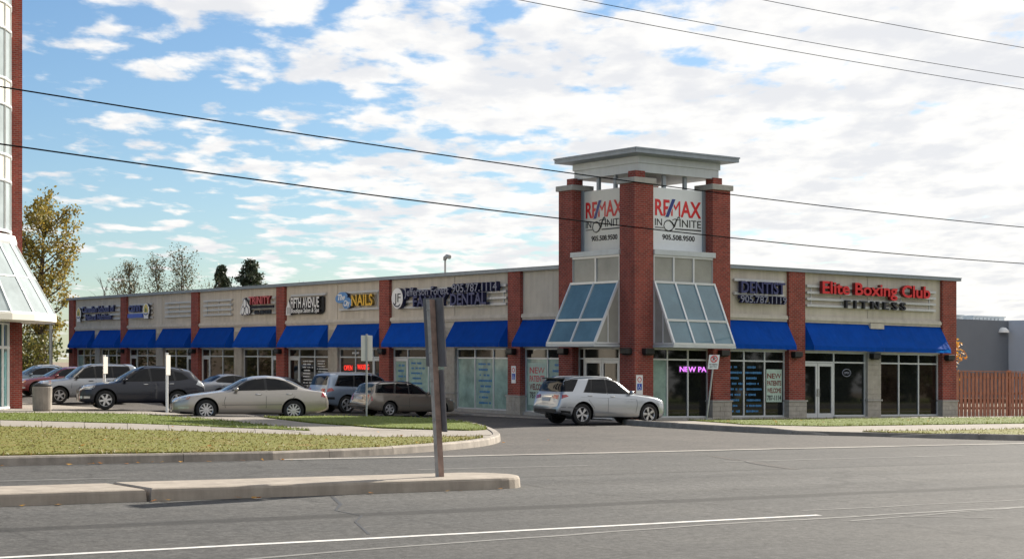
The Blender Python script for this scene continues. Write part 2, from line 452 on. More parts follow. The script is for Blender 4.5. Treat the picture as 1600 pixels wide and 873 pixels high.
plain('rim', (0.55, 0.55, 0.56), 0.28, 0.7, var=0.04)
plain('trim_black', (0.012, 0.012, 0.013), 0.55, var=0.1)
plain('trim_grey', (0.10, 0.10, 0.10), 0.6, var=0.1)
plain('chrome_soft', (0.45, 0.45, 0.44), 0.35, 0.6, var=0.0)
plain('trim_soft', (0.16, 0.15, 0.135), 0.5, var=0.05)
plain('chrome', (0.66, 0.66, 0.66), 0.12, 0.9, var=0.0)
plain('lamp_red', (0.34, 0.008, 0.010), 0.12, coat=1.0, var=0.1, vscale=15)
plain('lamp_clear', (0.50, 0.52, 0.53), 0.08, 0.3, coat=1.0, var=0.35, vscale=14)
plain('lamp_amber', (0.60, 0.14, 0.01), 0.15, coat=1.0, var=0.1)
plain('plate', (0.40, 0.42, 0.45), 0.5, var=0.25, vscale=25)
for n_, a_ in (('stucco', 0.22), ('stucco_trim', 0.2), ('brick', 0.25), ('kerb_median', 0.25), ('kerb_concrete', 0.3), ('metal_panel', 0.12), ('cap_stone', 0.2), ('block', 0.2), ('metal_cap', 0.15)): streaky(n_, a_)
def M(n): return MATS[n]

# ---------------------------------------------------------------- mesh helpers
class MB:
    """collects faces in level site coordinates; build() links them as one mesh object"""
    def __init__(s): s.v = []; s.f = []; s.m = []
    def add(s, vs, fs, mi=0):
        o = len(s.v); s.v.extend([tuple(p) for p in vs]); s.f.extend([tuple(i + o for i in f) for f in fs]); s.m.extend([mi] * len(fs))
        return s
    def box(s, x0, x1, y0, y1, z0, z1, mi=0):
        if x0 > x1: x0, x1 = x1, x0
        if y0 > y1: y0, y1 = y1, y0
        v = [(x0, y0, z0), (x1, y0, z0), (x1, y1, z0), (x0, y1, z0), (x0, y0, z1), (x1, y0, z1), (x1, y1, z1), (x0, y1, z1)]
        return s.add(v, [(0, 3, 2, 1), (4, 5, 6, 7), (0, 1, 5, 4), (1, 2, 6, 5), (2, 3, 7, 6), (3, 0, 4, 7)], mi)
    def quad(s, a, b, c, d, mi=0): return s.add([a, b, c, d], [(0, 1, 2, 3)], mi)
    def hexa(s, p, mi=0):   # 8 points: bottom ring 0-3, top ring 4-7
        return s.add(p, [(0, 3, 2, 1), (4, 5, 6, 7), (0, 1, 5, 4), (1, 2, 6, 5), (2, 3, 7, 6), (3, 0, 4, 7)], mi)
    def slab(s, poly, z0, z1, mi=0):   # vertical prism over an xy polygon
        n = len(poly)
        if sum(poly[i][0] * poly[(i + 1) % n][1] - poly[(i + 1) % n][0] * poly[i][1] for i in range(n)) < 0: poly = poly[::-1]
        v = [(p[0], p[1], z0) for p in poly] + [(p[0], p[1], z1) for p in poly]
        f = [tuple(range(n - 1, -1, -1)), tuple(range(n, 2 * n))] + [(i, (i + 1) % n, n + (i + 1) % n, n + i) for i in range(n)]
        return s.add(v, f, mi)
    def bar(s, p, q, w, h=None, mi=0, up=(0, 0, 1)):   # rectangular bar from p to q
        h = h or w
        p = Vector(p); q = Vector(q); d = (q - p).normalized(); u = Vector(up)
        if abs(d.dot(u)) > 0.98: u = Vector((1, 0, 0))
        a = d.cross(u).normalized(); b = a.cross(d).normalized()
        r = [p - a * w / 2 - b * h / 2, p + a * w / 2 - b * h / 2, p + a * w / 2 + b * h / 2, p - a * w / 2 + b * h / 2]
        r2 = [v + (q - p) for v in r]
        return s.add(r + r2, [(0, 1, 2, 3)[::-1], (4, 5, 6, 7), (0, 1, 5, 4), (1, 2, 6, 5), (2, 3, 7, 6), (3, 0, 4, 7)], mi)
    def tube(s, pts, rad, n=8, mi=0, cap=True):
        pts = [Vector(p) for p in pts]; rings = []
        if not hasattr(rad, '__len__'): rad = [rad] * len(pts)
        vs = []; fs = []
        ref = Vector((0.31, 0.17, 0.93)).normalized()
        for i, p in enumerate(pts):
            d = (pts[min(i + 1, len(pts) - 1)] - pts[max(i - 1, 0)])
            d = d.normalized() if d.length > 1e-9 else Vector((0, 0, 1))
            u = ref if abs(d.dot(ref)) < 0.95 else Vector((1, 0, 0))
            a = d.cross(u).normalized(); b = d.cross(a)
            for k in range(n):
                t = 2 * math.pi * k / n
                vs.append(p + (a * math.cos(t) + b * math.sin(t)) * rad[i])
        for i in range(len(pts) - 1):
            for k in range(n):
                k2 = (k + 1) % n
                fs.append((i * n + k, i * n + k2, (i + 1) * n + k2, (i + 1) * n + k))
        if cap: fs += [tuple(range(n - 1, -1, -1)), tuple((len(pts) - 1) * n + k for k in range(n))]
        return s.add(vs, fs, mi)
    def lathe(s, c, prof, n=20, mi=0, axis='Z'):
        vs = []; fs = []
        for r_, h in prof:
            for k in range(n):
                t = 2 * math.pi * k / n
                if axis == 'Z': vs.append((c[0] + r_ * math.cos(t), c[1] + r_ * math.sin(t), c[2] + h))
                else: vs.append((c[0] + r_ * math.cos(t), c[1] + h, c[2] + r_ * math.sin(t)))
        for i in range(len(prof) - 1):
            for k in range(n):
                k2 = (k + 1) % n
                fs.append((i * n + k, i * n + k2, (i + 1) * n + k2, (i + 1) * n + k))
        return s.add(vs, fs, mi)
    def build(s, name, mats, parent=None, org=None, level=True, smooth=False, bevel=0.0, fixn=False):
        """level=True: coordinates are level site coordinates, sheared in height here. Otherwise local to the parent."""
        if not isinstance(mats, (list, tuple)): mats = [mats]
        me = bpy.data.meshes.new(name)
        if level:
            if parent is not None: o3 = ORG[parent.name]
            else: o3 = org or (0, 0, 0)
            ow = (o3[0], o3[1], o3[2] + G(o3[0], o3[1]))
            vs = [(x - ow[0], y - ow[1], z + G(x, y) - ow[2]) for x, y, z in s.v]
        else:
            vs = s.v; ow = (0, 0, 0); o3 = (0, 0, 0)
        me.from_pydata(vs, [], s.f)
        for m_ in mats: me.materials.append(MATS[m_] if isinstance(m_, str) else m_)
        me.polygons.foreach_set('material_index', s.m)
        if fixn:
            b = bmesh.new(); b.from_mesh(me); bmesh.ops.recalc_face_normals(b, faces=b.faces); b.to_mesh(me); b.free()
        if smooth: me.polygons.foreach_set('use_smooth', [True] * len(me.polygons))
        me.update()
        ob = bpy.data.objects.new(name, me); COL.objects.link(ob)
        if parent is not None: ob.parent = parent
        elif level: ob.location = ow
        ORG[ob.name] = o3
        if bevel:
            md = ob.modifiers.new('bevel', 'BEVEL'); md.width = bevel; md.segments = 2; md.limit_method = 'ANGLE'
        return ob
ORG = {}

def tag(o, label, cat, group=None):
    o['label'] = label; o['category'] = cat
    if group: o['group'] = group
    return o
def thing(name, label, cat, loc, group=None):
    o = bpy.data.objects.new(name, None); COL.objects.link(o)
    o.empty_display_size = 0.3
    o.location = (loc[0], loc[1], loc[2] + G(loc[0], loc[1])); ORG[o.name] = tuple(loc)
    return tag(o, label, cat, group)
def structure(o): o['kind'] = 'structure'; return o
def stuff(o): o['kind'] = 'stuff'; return o
def struct_root(name, loc):
    o = bpy.data.objects.new(name, None); COL.objects.link(o)
    o.location = (loc[0], loc[1], loc[2] + G(loc[0], loc[1])); ORG[o.name] = tuple(loc)
    return structure(o)

# glyph outlines come from the built-in font, cached while the scene is still empty
GLYPH = {}
def glyphs(chars, bold):
    for c in chars:
        if (c, bold) in GLYPH: continue
        def conv(body):
            cu = bpy.data.curves.new('g', 'FONT'); cu.body = body; cu.size = 1.0; cu.extrude = 0.5
            cu.offset = (0.0 if c in 'MW' else 0.022) if bold else 0.0
            cu.resolution_u = 3
            ob = bpy.data.objects.new('g', cu); COL.objects.link(ob)
            bpy.context.view_layer.update()
            me = bpy.data.meshes.new_from_object(ob.evaluated_get(bpy.context.evaluated_depsgraph_get()))
            vs = [tuple(v.co) for v in me.vertices]; fs = [tuple(p.vertices) for p in me.polygons]
            bpy.data.objects.remove(ob); bpy.data.curves.remove(cu); bpy.data.meshes.remove(me)
            return vs, fs
        if c == ' ':
            GLYPH[(c, bold)] = ([], [], 0.28); continue
        vs, fs = conv(c)
        v2, _ = conv('|' + c + '|'); v3, _ = conv('||')
        adv = (max(v[0] for v in v2) - min(v[0] for v in v2)) - (max(v[0] for v in v3) - min(v[0] for v in v3))
        GLYPH[(c, bold)] = (vs, fs, adv)

class Frame:
    """a vertical wall face: u runs to the viewer's right, d outwards, z up"""
    def __init__(s, o, ux, out): s.o = o; s.ux = ux; s.out = out
    def pt(s, u, d, z): return (s.o[0] + u * s.ux[0] + d * s.out[0], s.o[1] + u * s.ux[1] + d * s.out[1], z)
    def box(s, mb, u0, u1, d0, d1, z0, z1, mi=0):
        a = s.pt(u0, d0, z0); b = s.pt(u1, d1, z1)
        return mb.box(a[0], b[0], a[1], b[1], z0, z1, mi)

def lettering(parent, text, fr, u0, u1, z0, z1, d, depth, face, side, bold=True, slant=0.0, each=True, name='letter', track=0.0):
    glyphs(text, bold)
    x = 0.0; items = []
    for c in text:
        vs, fs, adv = GLYPH[(c, bold)]
        if vs: items.append((c, x, vs, fs))
        x += adv + track
    xs = [x0 + v[0] for _, x0, vs, _ in items for v in vs]
    ys = [v[1] for _, x0, vs, _ in items for v in vs]
    caps = [max(v[1] for v in vs) for _, _, vs, _ in items]
    xmin, xmax = min(xs), max(xs)
    lo = min(ys) if all(c not in 'gpqyjQ,' for c in text) else 0.0
    lo = max(lo, -0.02); hi = max(caps)
    sx = (u1 - u0) / (xmax - xmin); sz = (z1 - z0) / (hi - lo)
    mb = MB(); res = []
    for c, x0, vs, fs in items:
        pts = [fr.pt(u0 + (x0 + v[0] - xmin) * sx + (v[1] - lo) * sz * slant, d + (v[2] + 0.5) * depth, z0 + (v[1] - lo) * sz) for v in vs]
        zf = [v[2] for v in vs]
        front = [f for f in fs if all(zf[i] > 0.49 for i in f)]
        other = [f for f in fs if not all(zf[i] > 0.49 for i in f)]
        mb.add(pts, front, 0); mb.add(pts, other, 1)
        if each:
            res.append(mb.build(name, [face, side], parent)); mb = MB()
    if not each: res.append(mb.build(name, [face, side], parent))
    return res

# cache every glyph now
glyphs("Canadian School of Natural Nutrition cann TRINITY HOME MEDICAL SUPPLIES 0123456789-. FIFTH AVENUE Boutique Salon & Spa The City NAILS JF Jefferson Forest FAMILY DENTAL DENTIST Elite Boxing Club FITNESS REMAX NEW PATIENTS WELCOME WAXING IN PARKING OPEN", True)
glyphs("INITE0123456789. JFNOPARKGWELCMSTBY", False)

# ---------------------------------------------------------------- ground
def lot_z(x, y):
    X = 0.82 * x - 0.5723 * y
    fade = min(1.0, max(0.0, (y - 33.0) / 12.0))
    z = -0.11 * math.exp(-((X + 5.0) / 4.5) ** 2)
    z += min(0.10, max(0.0, (-8.5 - X) * 0.022))
    t = min(1.0, max(0.0, (x - 26.3) / 1.2))
    z += min(0.26, max(0.0, (y - 69.0) * 0.022)) * t * min(1.0, max(0.0, (37.5 - x) / 4.0))
    return z * fade

g = MB()
g.quad((-900, -600, -0.3), (1500, -600, -0.3), (1500, 1800, -0.3), (-900, 1800, -0.3))
structure(g.build('ground', 'soil'))
g = MB()
g.quad((-120, 7, 0), (260, 7, 0), (260, 32.32, 0), (-120, 32.32, 0))
structure(g.build('road', 'asphalt'))
g = MB()
nx, ny = 110, 60
xs = [-20 + 90 * i / nx for i in range(nx + 1)]; ys = [32.32 + 95 * j / ny for j in range(ny + 1)]
vs = [(x, y, lot_z(x, y) - 0.004) for y in ys for x in xs]
g.add(vs, [(j * (nx + 1) + i, j * (nx + 1) + i + 1, (j + 1) * (nx + 1) + i + 1, (j + 1) * (nx + 1) + i) for j in range(ny) for i in range(nx)])
structure(g.build('parking_lot', 'asphalt_lot', smooth=True))
g = MB()   # verge on the camera's side of the road
g.box(-120, 260, -60, 5.2, -0.2, 0.14)
structure(g.build('near_verge', 'grass'))
g = MB(); g.box(-120, 260, 5.2, 7.0, -0.2, 0.15)
structure(g.build('near_sidewalk', 'concrete'))

# painted lines and seams on the road
def strip(name, pts, w, mat, z=0.004, wob=0.0, seed=1, par=None):
    rnd = random.Random(seed); mb = MB(); P = []
    for i in range(len(pts) - 1):
        a = Vector((*pts[i], 0)); b = Vector((*pts[i + 1], 0)); n = max(1, int((b - a).length / 0.8))
        P += [a.lerp(b, k / n) for k in range(n)]
    P.append(Vector((*pts[-1], 0)))
    vs = []; fs = []
    for i, p in enumerate(P):
        d = (P[min(i + 1, len(P) - 1)] - P[max(i - 1, 0)]).normalized(); nrm = Vector((-d.y, d.x, 0))
        o = rnd.uniform(-wob, wob); ww = w * (1 + rnd.uniform(-wob, wob) * 2)
        vs += [tuple(p + nrm * (o * 0.3 + ww / 2)), tuple(p + nrm * (o * 0.3 - ww / 2))]
    vs = [(v[0], v[1], z) for v in vs]
    fs = [(2 * i + 1, 2 * i + 3, 2 * i + 2, 2 * i) for i in range(len(P) - 1)]
    mb.add(vs, fs)
    o = structure(mb.build(name, mat))
    return o
strip('lane_line', [(-60, 17.55), (17.3, 17.35)], 0.14, 'road_paint', wob=0.03)
strip('lane_line', [(-60, 28.33), (11.6, 28.33)], 0.12, 'road_paint_worn', wob=0.05, seed=2)
strip('lane_line', [(17.6, 28.4), (21.6, 28.25)], 0.12, 'road_paint_worn', wob=0.05, seed=3)
strip('lane_line', [(25.3, 28.25), (33.1, 28.25)], 0.13, 'road_paint_worn', wob=0.05, seed=4)
strip('lane_line', [(41, 28.25), (60, 28.2)], 0.13, 'road_paint_worn', wob=0.05, seed=5)
strip('lane_line', [(2, 14.9), (9, 16.3), (14.8, 16.9), (20, 17.0), (27, 17.2)], 0.10, 'road_paint_worn', wob=0.09, seed=6)
strip('lane_line', [(17.3, 17.3), (19.2, 15.9)], 0.06, 'road_paint_worn', wob=0.09, seed=7)
strip('lane_line', [(17.0, 16.5), (27, 17.6)], 0.07, 'road_paint_worn', wob=0.1, seed=8)
strip('lane_line', [(17.6, 18.0), (30, 17.9)], 0.07, 'road_paint_worn', wob=0.1, seed=9)
strip('tar_patch', [(26.75, 30.3), (25.8, 27.9), (24.8, 25.6)], 0.26, 'asphalt_lot', z=0.003, wob=0.12, seed=10)
strip('tar_crack', [(26.4, 29.2), (25.5, 27.6), (24.9, 25.9)], 0.05, 'tar', z=0.006, wob=0.2, seed=11)
strip('tar_crack', [(12.9, 23.2), (12.2, 21.8), (11.7, 20.9), (11.6, 20.0), (11.0, 19.3), (10.4, 17.8)], 0.045, 'tar', z=0.003, wob=0.25, seed=13)
strip('tar_crack', [(-30, 32.0), (16, 32.1)], 0.05, 'tar', z=0.003, wob=0.2, seed=14)
# gutter seam across the mouth of the entrance
strip('gutter_strip', [(16.8, 32.42), (22, 32.25), (30, 32.35), (60, 32.5)], 0.30, 'gutter', z=0.006, wob=0.05, seed=15)
strip('tar_crack', [(16.8, 32.20), (22, 32.03), (30, 32.15), (60, 32.3)], 0.07, 'tar', z=0.010, wob=0.15, seed=16)

def resample(pts, step):
    P = [Vector((*p, 0)) for p in pts]; out = [P[0]]
    for i in range(len(P) - 1):
        n = max(1, int(round((P[i + 1] - P[i]).length / step)))
        out += [P[i].lerp(P[i + 1], k / n) for k in range(1, n + 1)]
    return out
def smooth_path(pts, it=2):
    P = [Vector((*p, 0)) for p in pts]
    for _ in range(it):
        Q = [P[0]]
        for a, b in zip(P[:-1], P[1:]): Q += [a.lerp(b, 0.25), a.lerp(b, 0.75)]
        Q.append(P[-1]); P = Q
    return [(p.x, p.y) for p in P]
def kerb(name, path, inner, z0, z1, w=0.18, seg=3.0, taper_end=False, taper_start=False, mat='kerb_concrete'):
    """a run of kerb stones; inner = +1 when the raised side lies to the left of the path"""
    root = struct_root(name, (path[0][0], path[0][1], 0))
    P = resample(path, 0.4)
    n_per = max(1, int(seg / 0.4)); N = len(P) - 1
    rnd = random.Random(len(path) * 7 + int(path[0][0]))
    nr = []
    for i in range(len(P)):
        d = (P[min(i + 1, N)] - P[max(i - 1, 0)]).normalized(); nr.append(Vector((-d.y, d.x, 0)) * inner)
    for s in range(0, N, n_per):
        e = min(N, s + n_per); mb = MB(); ring = []
        dz = rnd.uniform(-0.008, 0.008)
        for i in range(s, e + 1):
            p = P[i].copy()
            if i == e and e < N: p = P[i].lerp(P[i - 1], 0.03)
            zt = z1 + dz
            if taper_end and N - i < 6: zt = z0 + 0.02 + (zt - z0 - 0.02) * (N - i) / 6
            if taper_start and i < 6: zt = z0 + 0.02 + (zt - z0 - 0.02) * i / 6
            q = [p, p + nr[i] * 0.02, p + nr[i] * 0.05, p + nr[i] * w]
            ring.append([(q[0].x, q[0].y, z0 - 0.1), (q[1].x, q[1].y, zt - 0.035), (q[2].x, q[2].y, zt), (q[3].x, q[3].y, zt), (q[3].x, q[3].y, z0 - 0.1)])
        vs = [v for r_ in ring for v in r_]; k = 5; fs = []
        for i in range(len(ring) - 1):
            for j in range(k):
                f = (i * k + j, (i + 1) * k + j, (i + 1) * k + (j + 1) % k, i * k + (j + 1) % k)
                fs.append(f if inner > 0 else f[::-1])
        fs += [tuple(range(k)), tuple((len(ring) - 1) * k + j for j in range(k))[::-1]]
        mb.add(vs, fs); mb.build('kerb_stone', mat, root, fixn=True)
    return root
def paving(name, near, far, z0, z1, pitch=1.5, mat='concrete'):
    """pavement of cast slabs between two edge lines with matching points"""
    root = struct_root(name, (near[0][0], near[0][1], 0))
    rnd = random.Random(len(near) * 3 + int(near[0][0]))
    for i in range(len(near) - 1):
        a0, a1, b0, b1 = (Vector((*p, 0)) for p in (near[i], near[i + 1], far[i], far[i + 1]))
        n = max(1, int(round(max((a1 - a0).length, (b1 - b0).length) / pitch)))
        for k in range(n):
            t0, t1 = (k + 0.006) / n, (k + 0.994) / n
            q = [a0.lerp(a1, t0), a0.lerp(a1, t1), b0.lerp(b1, t1), b0.lerp(b1, t0)]
            MB().slab([(p.x, p.y) for p in q], z0, z1 + rnd.uniform(-0.006, 0.004)).build('slab', mat, root, fixn=True)
    return root

def fringe(name, polys, z, n, hmin, hmax, mat, seed):
    """short grass blades, uncountable"""
    rnd = np.random.default_rng(seed); V = []; F = []
    def inside(p, poly):
        c = False; j = len(poly) - 1
        for i in range(len(poly)):
            if (poly[i][1] > p[1]) != (poly[j][1] > p[1]) and p[0] < (poly[j][0] - poly[i][0]) * (p[1] - poly[i][1]) / (poly[j][1] - poly[i][1]) + poly[i][0]: c = not c
            j = i
        return c
    for poly in polys:
        xs = [p[0] for p in poly]; ys = [p[1] for p in poly]
        x0, x1, y0, y1 = max(min(xs), 5), min(max(xs), 62), min(ys), min(max(ys), 66)
        area = abs(sum(poly[i][0] * poly[(i + 1) % len(poly)][1] - poly[(i + 1) % len(poly)][0] * poly[i][1] for i in range(len(poly)))) / 2
        cnt = 0
        for _ in range(n * 4):
            if cnt >= n: break
            p = (rnd.uniform(x0, x1), rnd.uniform(y0, y1))
            Xc = 0.82 * p[0] - 0.5723 * p[1]; Yc = 0.5723 * p[0] + 0.82 * p[1]
            if abs(Xc) > 0.36 * Yc or not inside(p, poly): continue
            cnt += 1
            t = rnd.uniform(0, math.pi); h = rnd.uniform(hmin, hmax); w = rnd.uniform(0.012, 0.035)
            lx, ly = rnd.normal(0, 0.03, 2)
            o = len(V); gz = G(*p)
            V += [(p[0] - w * math.cos(t), p[1] - w * math.sin(t), z + gz - 0.01), (p[0] + w * math.cos(t), p[1] + w * math.sin(t), z + gz - 0.01), (p[0] + lx, p[1] + ly, z + gz + h)]
            F.append((o, o + 1, o + 2))
    for poly in polys:      # taller tufts spilling over the edges
        for i in range(len(poly)):
            a_, b_ = Vector(poly[i]), Vector(poly[(i + 1) % len(poly)]); ln = (b_ - a_).length
            for _ in range(int(min(ln, 60) * 26)):
                s_ = rnd.uniform(0, 1); p = a_.lerp(b_, s_) + Vector(rnd.normal(0, 0.035, 2))
                Xc = 0.82 * p[0] - 0.5723 * p[1]; Yc = 0.5723 * p[0] + 0.82 * p[1]
                if abs(Xc) > 0.36 * Yc: continue
                t = rnd.uniform(0, math.pi); h = rnd.uniform(0.02, 0.085); w = rnd.uniform(0.012, 0.03); lx, ly = rnd.normal(0, 0.04, 2); o = len(V); gz = G(p[0], p[1])
                V += [(p[0] - w * math.cos(t), p[1] - w * math.sin(t), z + gz - 0.03), (p[0] + w * math.cos(t), p[1] + w * math.sin(t), z + gz - 0.03), (p[0] + lx, p[1] + ly, z + gz + h)]
                F.append((o, o + 1, o + 2))
    me = bpy.data.meshes.new(name); me.from_pydata(V, [], F); me.materials.append(MATS[mat])
    ob = bpy.data.objects.new(name, me); COL.objects.link(ob); stuff(ob)
    ob['label'] = 'short grass blades on the lawns beside the entrance'
    return ob

def inset_path(pts, d):
    out = []
    for i, p in enumerate(pts):
        a, b = pts[max(i - 1, 0)], pts[min(i + 1, len(pts) - 1)]; e = Vector((b[0] - a[0], b[1] - a[1])).normalized()
        out.append((p[0] - e.y * d, p[1] + e.x * d))
    return out
# --- left island with its lawns and walks
curve_l = [(16.6, 32.5), (19.8, 33.3), (23.1, 35.2), (25.2, 36.9), (27.07, 39.2), (29.65, 43.5), (32.0, 48.3), (32.6, 51), (32.2, 53.4), (30, 54.4), (27.2, 54.6)]
curve_l = smooth_path(curve_l, 2)
island = [(-60, 32.4)] + inset_path(curve_l, 0.1) + [(26.0, 56.5), (26.3, 62), (26, 70), (25, 85), (22, 100), (-60, 110)]
structure(MB().slab(island, -0.25, 0.135).build('plaza_paving', 'concrete', fixn=True))
kerb('road_kerb', [(-60, 32.3), (16.6, 32.42)], 1, 0.0, 0.165, seg=4.4)
kerb('entrance_kerb', curve_l, 1, 0.0, 0.16, w=0.22, seg=2.4)
lawn_E = [(-50, 33.5), (13.5, 33.4), (16.8, 32.85), (19.8, 33.6), (23, 35.5), (25.0, 37.15), (25.35, 37.8), (22.7, 38.2), (20.6, 41.25), (18.4, 44.5), (15.9, 47.5), (6, 59), (-50, 80)]
lawn_A = [(17.6, 52.5), (20.3, 49.1), (22.2, 44.5), (22.8, 42.5), (23.0, 42.9), (24.2, 51.8), (24.1, 57.2), (22.5, 58.6), (19.9, 59.2), (8.5, 63.2)]
lawn_D = [(27.2, 53.8), (26.0, 48), (26.0, 44), (27.6, 41.7), (28.5, 42.2), (29.4, 43.6), (31.6, 48.4), (32.15, 51), (31.85, 52.9), (29.9, 53.95)]
structure(MB().slab(lawn_E, 0.0, 0.165).build('lawn', 'grass_dry', fixn=True))
structure(MB().slab(lawn_A, 0.0, 0.17).build('lawn', 'grass', fixn=True))
structure(MB().slab(lawn_D, 0.0, 0.18).build('lawn', 'grass', fixn=True))
paving('sidewalk', [(6, 59), (15.93, 47.5), (18.4, 44.5), (20.6, 41.25), (22.7, 38.25), (26.35, 38.7)],
       [(8.3, 63.2), (17.6, 52.5), (20.3, 49.1), (22.2, 44.5), (22.8, 42.45), (27.9, 41.4)], 0.0, 0.152)
paving('sidewalk', [(23.05, 42.5), (24.25, 51.8), (24.2, 57.5)], [(25.85, 42.6), (25.95, 48), (27.2, 55.0)], 0.0, 0.148)
fringe('lawn_grass', [lawn_E], 0.165, 11000, 0.01, 0.032, 'blade_dry', 3)
fringe('lawn_grass', [lawn_A, lawn_D], 0.172, 4500, 0.01, 0.03, 'blade_fresh', 4)

# --- right island
curve_r = smooth_path([(39.6, 49.3), (38.5, 48.6), (38.1, 46), (38, 43.5), (38, 40.2), (38.9, 38.6)], 2)
curve_r2 = smooth_path([(40, 37.1), (40.9, 35.6), (42.3, 33.6), (44.5, 32.6), (47, 32.5)], 2)
island_r = inset_path(curve_r, 0.1) + [(39.6, 37.95)] + inset_path(curve_r2, 0.1) + [(130, 32.5), (130, 50.2), (45.9, 50.2), (45.9, 49.3)]
structure(MB().slab(island_r, -0.25, 0.115).build('sidewalk', 'concrete', fixn=True))
kerb('entrance_kerb', curve_r, 1, 0.0, 0.18, w=0.24, seg=2.2, taper_end=True)
kerb('entrance_kerb', curve_r2 + [(70, 32.5)], 1, 0.0, 0.17, w=0.22, seg=3.0, taper_start=True)
lawn_R1 = [(41.6, 48.4), (41.0, 45.5), (40.5, 44.2), (42.35, 42.2), (47.7, 42.5), (56, 42.7), (80, 42.7), (110, 42.7), (110, 48.4)]
lawn_R2 = [(39.9, 38.15), (40.2, 37.3), (41.2, 35.7), (42.6, 33.9), (44.6, 32.9), (110, 32.9), (110, 38.3), (47.7, 38.2), (43.3, 37.9)]
structure(MB().slab(lawn_R1, 0.0, 0.14).build('lawn', 'grass', fixn=True))
structure(MB().slab(lawn_R2, 0.0, 0.14).build('lawn', 'grass_dry', fixn=True))
fringe('lawn_grass', [lawn_R1], 0.14, 3500, 0.01, 0.03, 'blade_fresh', 5)
fringe('lawn_grass', [lawn_R2], 0.14, 1500, 0.01, 0.03, 'blade_dry', 6)
# --- raised walk along the shop fronts
structure(MB().slab([(39.9, 50.0), (45.9, 50.25), (45.9, 50.9), (41.7, 51.2), (41.72, 115), (39.9, 115)], -0.3, 0.0).build('shop_walk', 'concrete', fixn=True))
structure(MB().slab([(45.9, 50.25), (130, 50.25), (130, 51.4), (45.9, 51.4)], -0.3, 0.004).build('shop_walk', 'concrete', fixn=True))
kerb('shop_walk_kerb', [(39.85, 115), (39.85, 55), (39.85, 50.2)], 1, -0.12, 0.012, w=0.14, seg=4)

# --- median in the road: two cast lengths with a gap between them
med = struct_root('median', (12, 24, 0))
def median_piece(x0, x1, round_end, dz, dy):
    y0, y1 = 23.38 + dy, 24.85 + dy; zt = 0.175 + dz; prof = []
    pts = [(x0, y0), (x1, y0)]
    if round_end:
        pts = [(x0, y0)] + [(x1 - 0.72 + 0.72 * math.sin(math.pi * k / 14), (y0 + y1) / 2 - 0.735 * math.cos(math.pi * k / 14)) for k in range(15)] + [(x0, y1)]
    else: pts += [(x1, y1), (x0, y1)]
    n = len(pts); c = (sum(p[0] for p in pts) / n, (y0 + y1) / 2)
    def inset(d):
        out = []
        for i, p in enumerate(pts):
            e1 = Vector((p[0] - pts[i - 1][0], p[1] - pts[i - 1][1])); e2 = Vector((pts[(i + 1) % n][0] - p[0], pts[(i + 1) % n][1] - p[1]))
            e1.normalize(); e2.normalize(); nn = Vector((-e1.y - e2.y, e1.x + e2.x)); nn.normalize()
            out.append((p[0] + nn.x * d, p[1] + nn.y * d))
        return out
    rings = [(pts, -0.1), (inset(0.02), zt - 0.045), (inset(0.035), zt - 0.015), (inset(0.07), zt)]
    vs = [(p[0], p[1], z) for r_, z in rings for p in r_]; fs = []
    for k in range(len(rings) - 1):
        for i in range(n): fs.append((k * n + i, k * n + (i + 1) % n, (k + 1) * n + (i + 1) % n, (k + 1) * n + i))
    fs.append(tuple(3 * n + i for i in range(n)))
    MB().add(vs, fs).build('median_slab', 'kerb_median', med, fixn=True)

median_piece(-50, 9.98, False, 0.0, 0.03)
median_piece(10.02, 16.85, True, 0.012, 0.0)

# ---------------------------------------------------------------- plaza building
FX, FY = 41.72, 50.93           # inner corner of the two shop fronts
END_X, END_Y = 58.95, 110.55
Z_HEAD, Z_TR, Z_SILL, Z_ROOF = 2.76, 2.34, 0.13, 6.08
bld = thing('plaza_building', 'long L-shaped brick and stucco shopping plaza with blue awnings and a corner tower', 'building', (50, 60, 0))
FR = Frame((0, FY), (1, 0), (0, -1))        # front towards the road, u = x
FL = Frame((FX, 0), (0, -1), (-1, 0))       # front towards the car park, u = -y
TR = Frame((0, 50.58), (1, 0), (0, -1))
TL = Frame((40.87, 0), (0, -1), (-1, 0))

core = MB(); core.box(FX + 0.42, END_X - 0.05, FY + 0.42, END_Y - 0.1, 0, 5.9)
core.build('core', 'dark_core', bld)
rf = MB(); rf.box(FX + 0.3, END_X - 0.2, FY + 0.3, END_Y - 0.3, 5.902, 5.95)
roof = rf.build('roof', 'roof_membrane', bld)
# upper walls
w = MB(); w.box(45.0, END_X - 0.06, FY, FY + 0.4, Z_HEAD, 5.93); w.build('wall', 'stucco', bld)
w = MB(); w.box(FX, FX + 0.4, 55.0, END_Y - 0.06, Z_HEAD, 5.93); w.build('wall', 'stucco', bld)
w = MB(); w.box(END_X - 0.06, END_X, FY + 0.02, END_Y, 0, 5.93); w.build('end_wall', 'stucco', bld)
w = MB(); w.box(FX, END_X - 0.07, END_Y - 0.06, END_Y, 0, 5.93); w.build('end_wall', 'stucco', bld)
# parapet caps
def cap(x0, x1, y0, y1):
    mb = MB(); mb.box(x0, x1, y0, y1, 5.932, 6.05); mb.box(x0 - 0.02, x1 + 0.02, y0 - 0.02, y1 + 0.02, 6.05, Z_ROOF)
    mb.build('parapet_cap', 'metal_cap', bld)
cap(45.4, END_X + 0.16, FY - 0.22, FY + 0.45)
cap(FX - 0.22, FX + 0.45, 55.1, END_Y + 0.16)
cap(END_X - 0.3, END_X + 0.14, FY + 0.48, END_Y - 0.3)

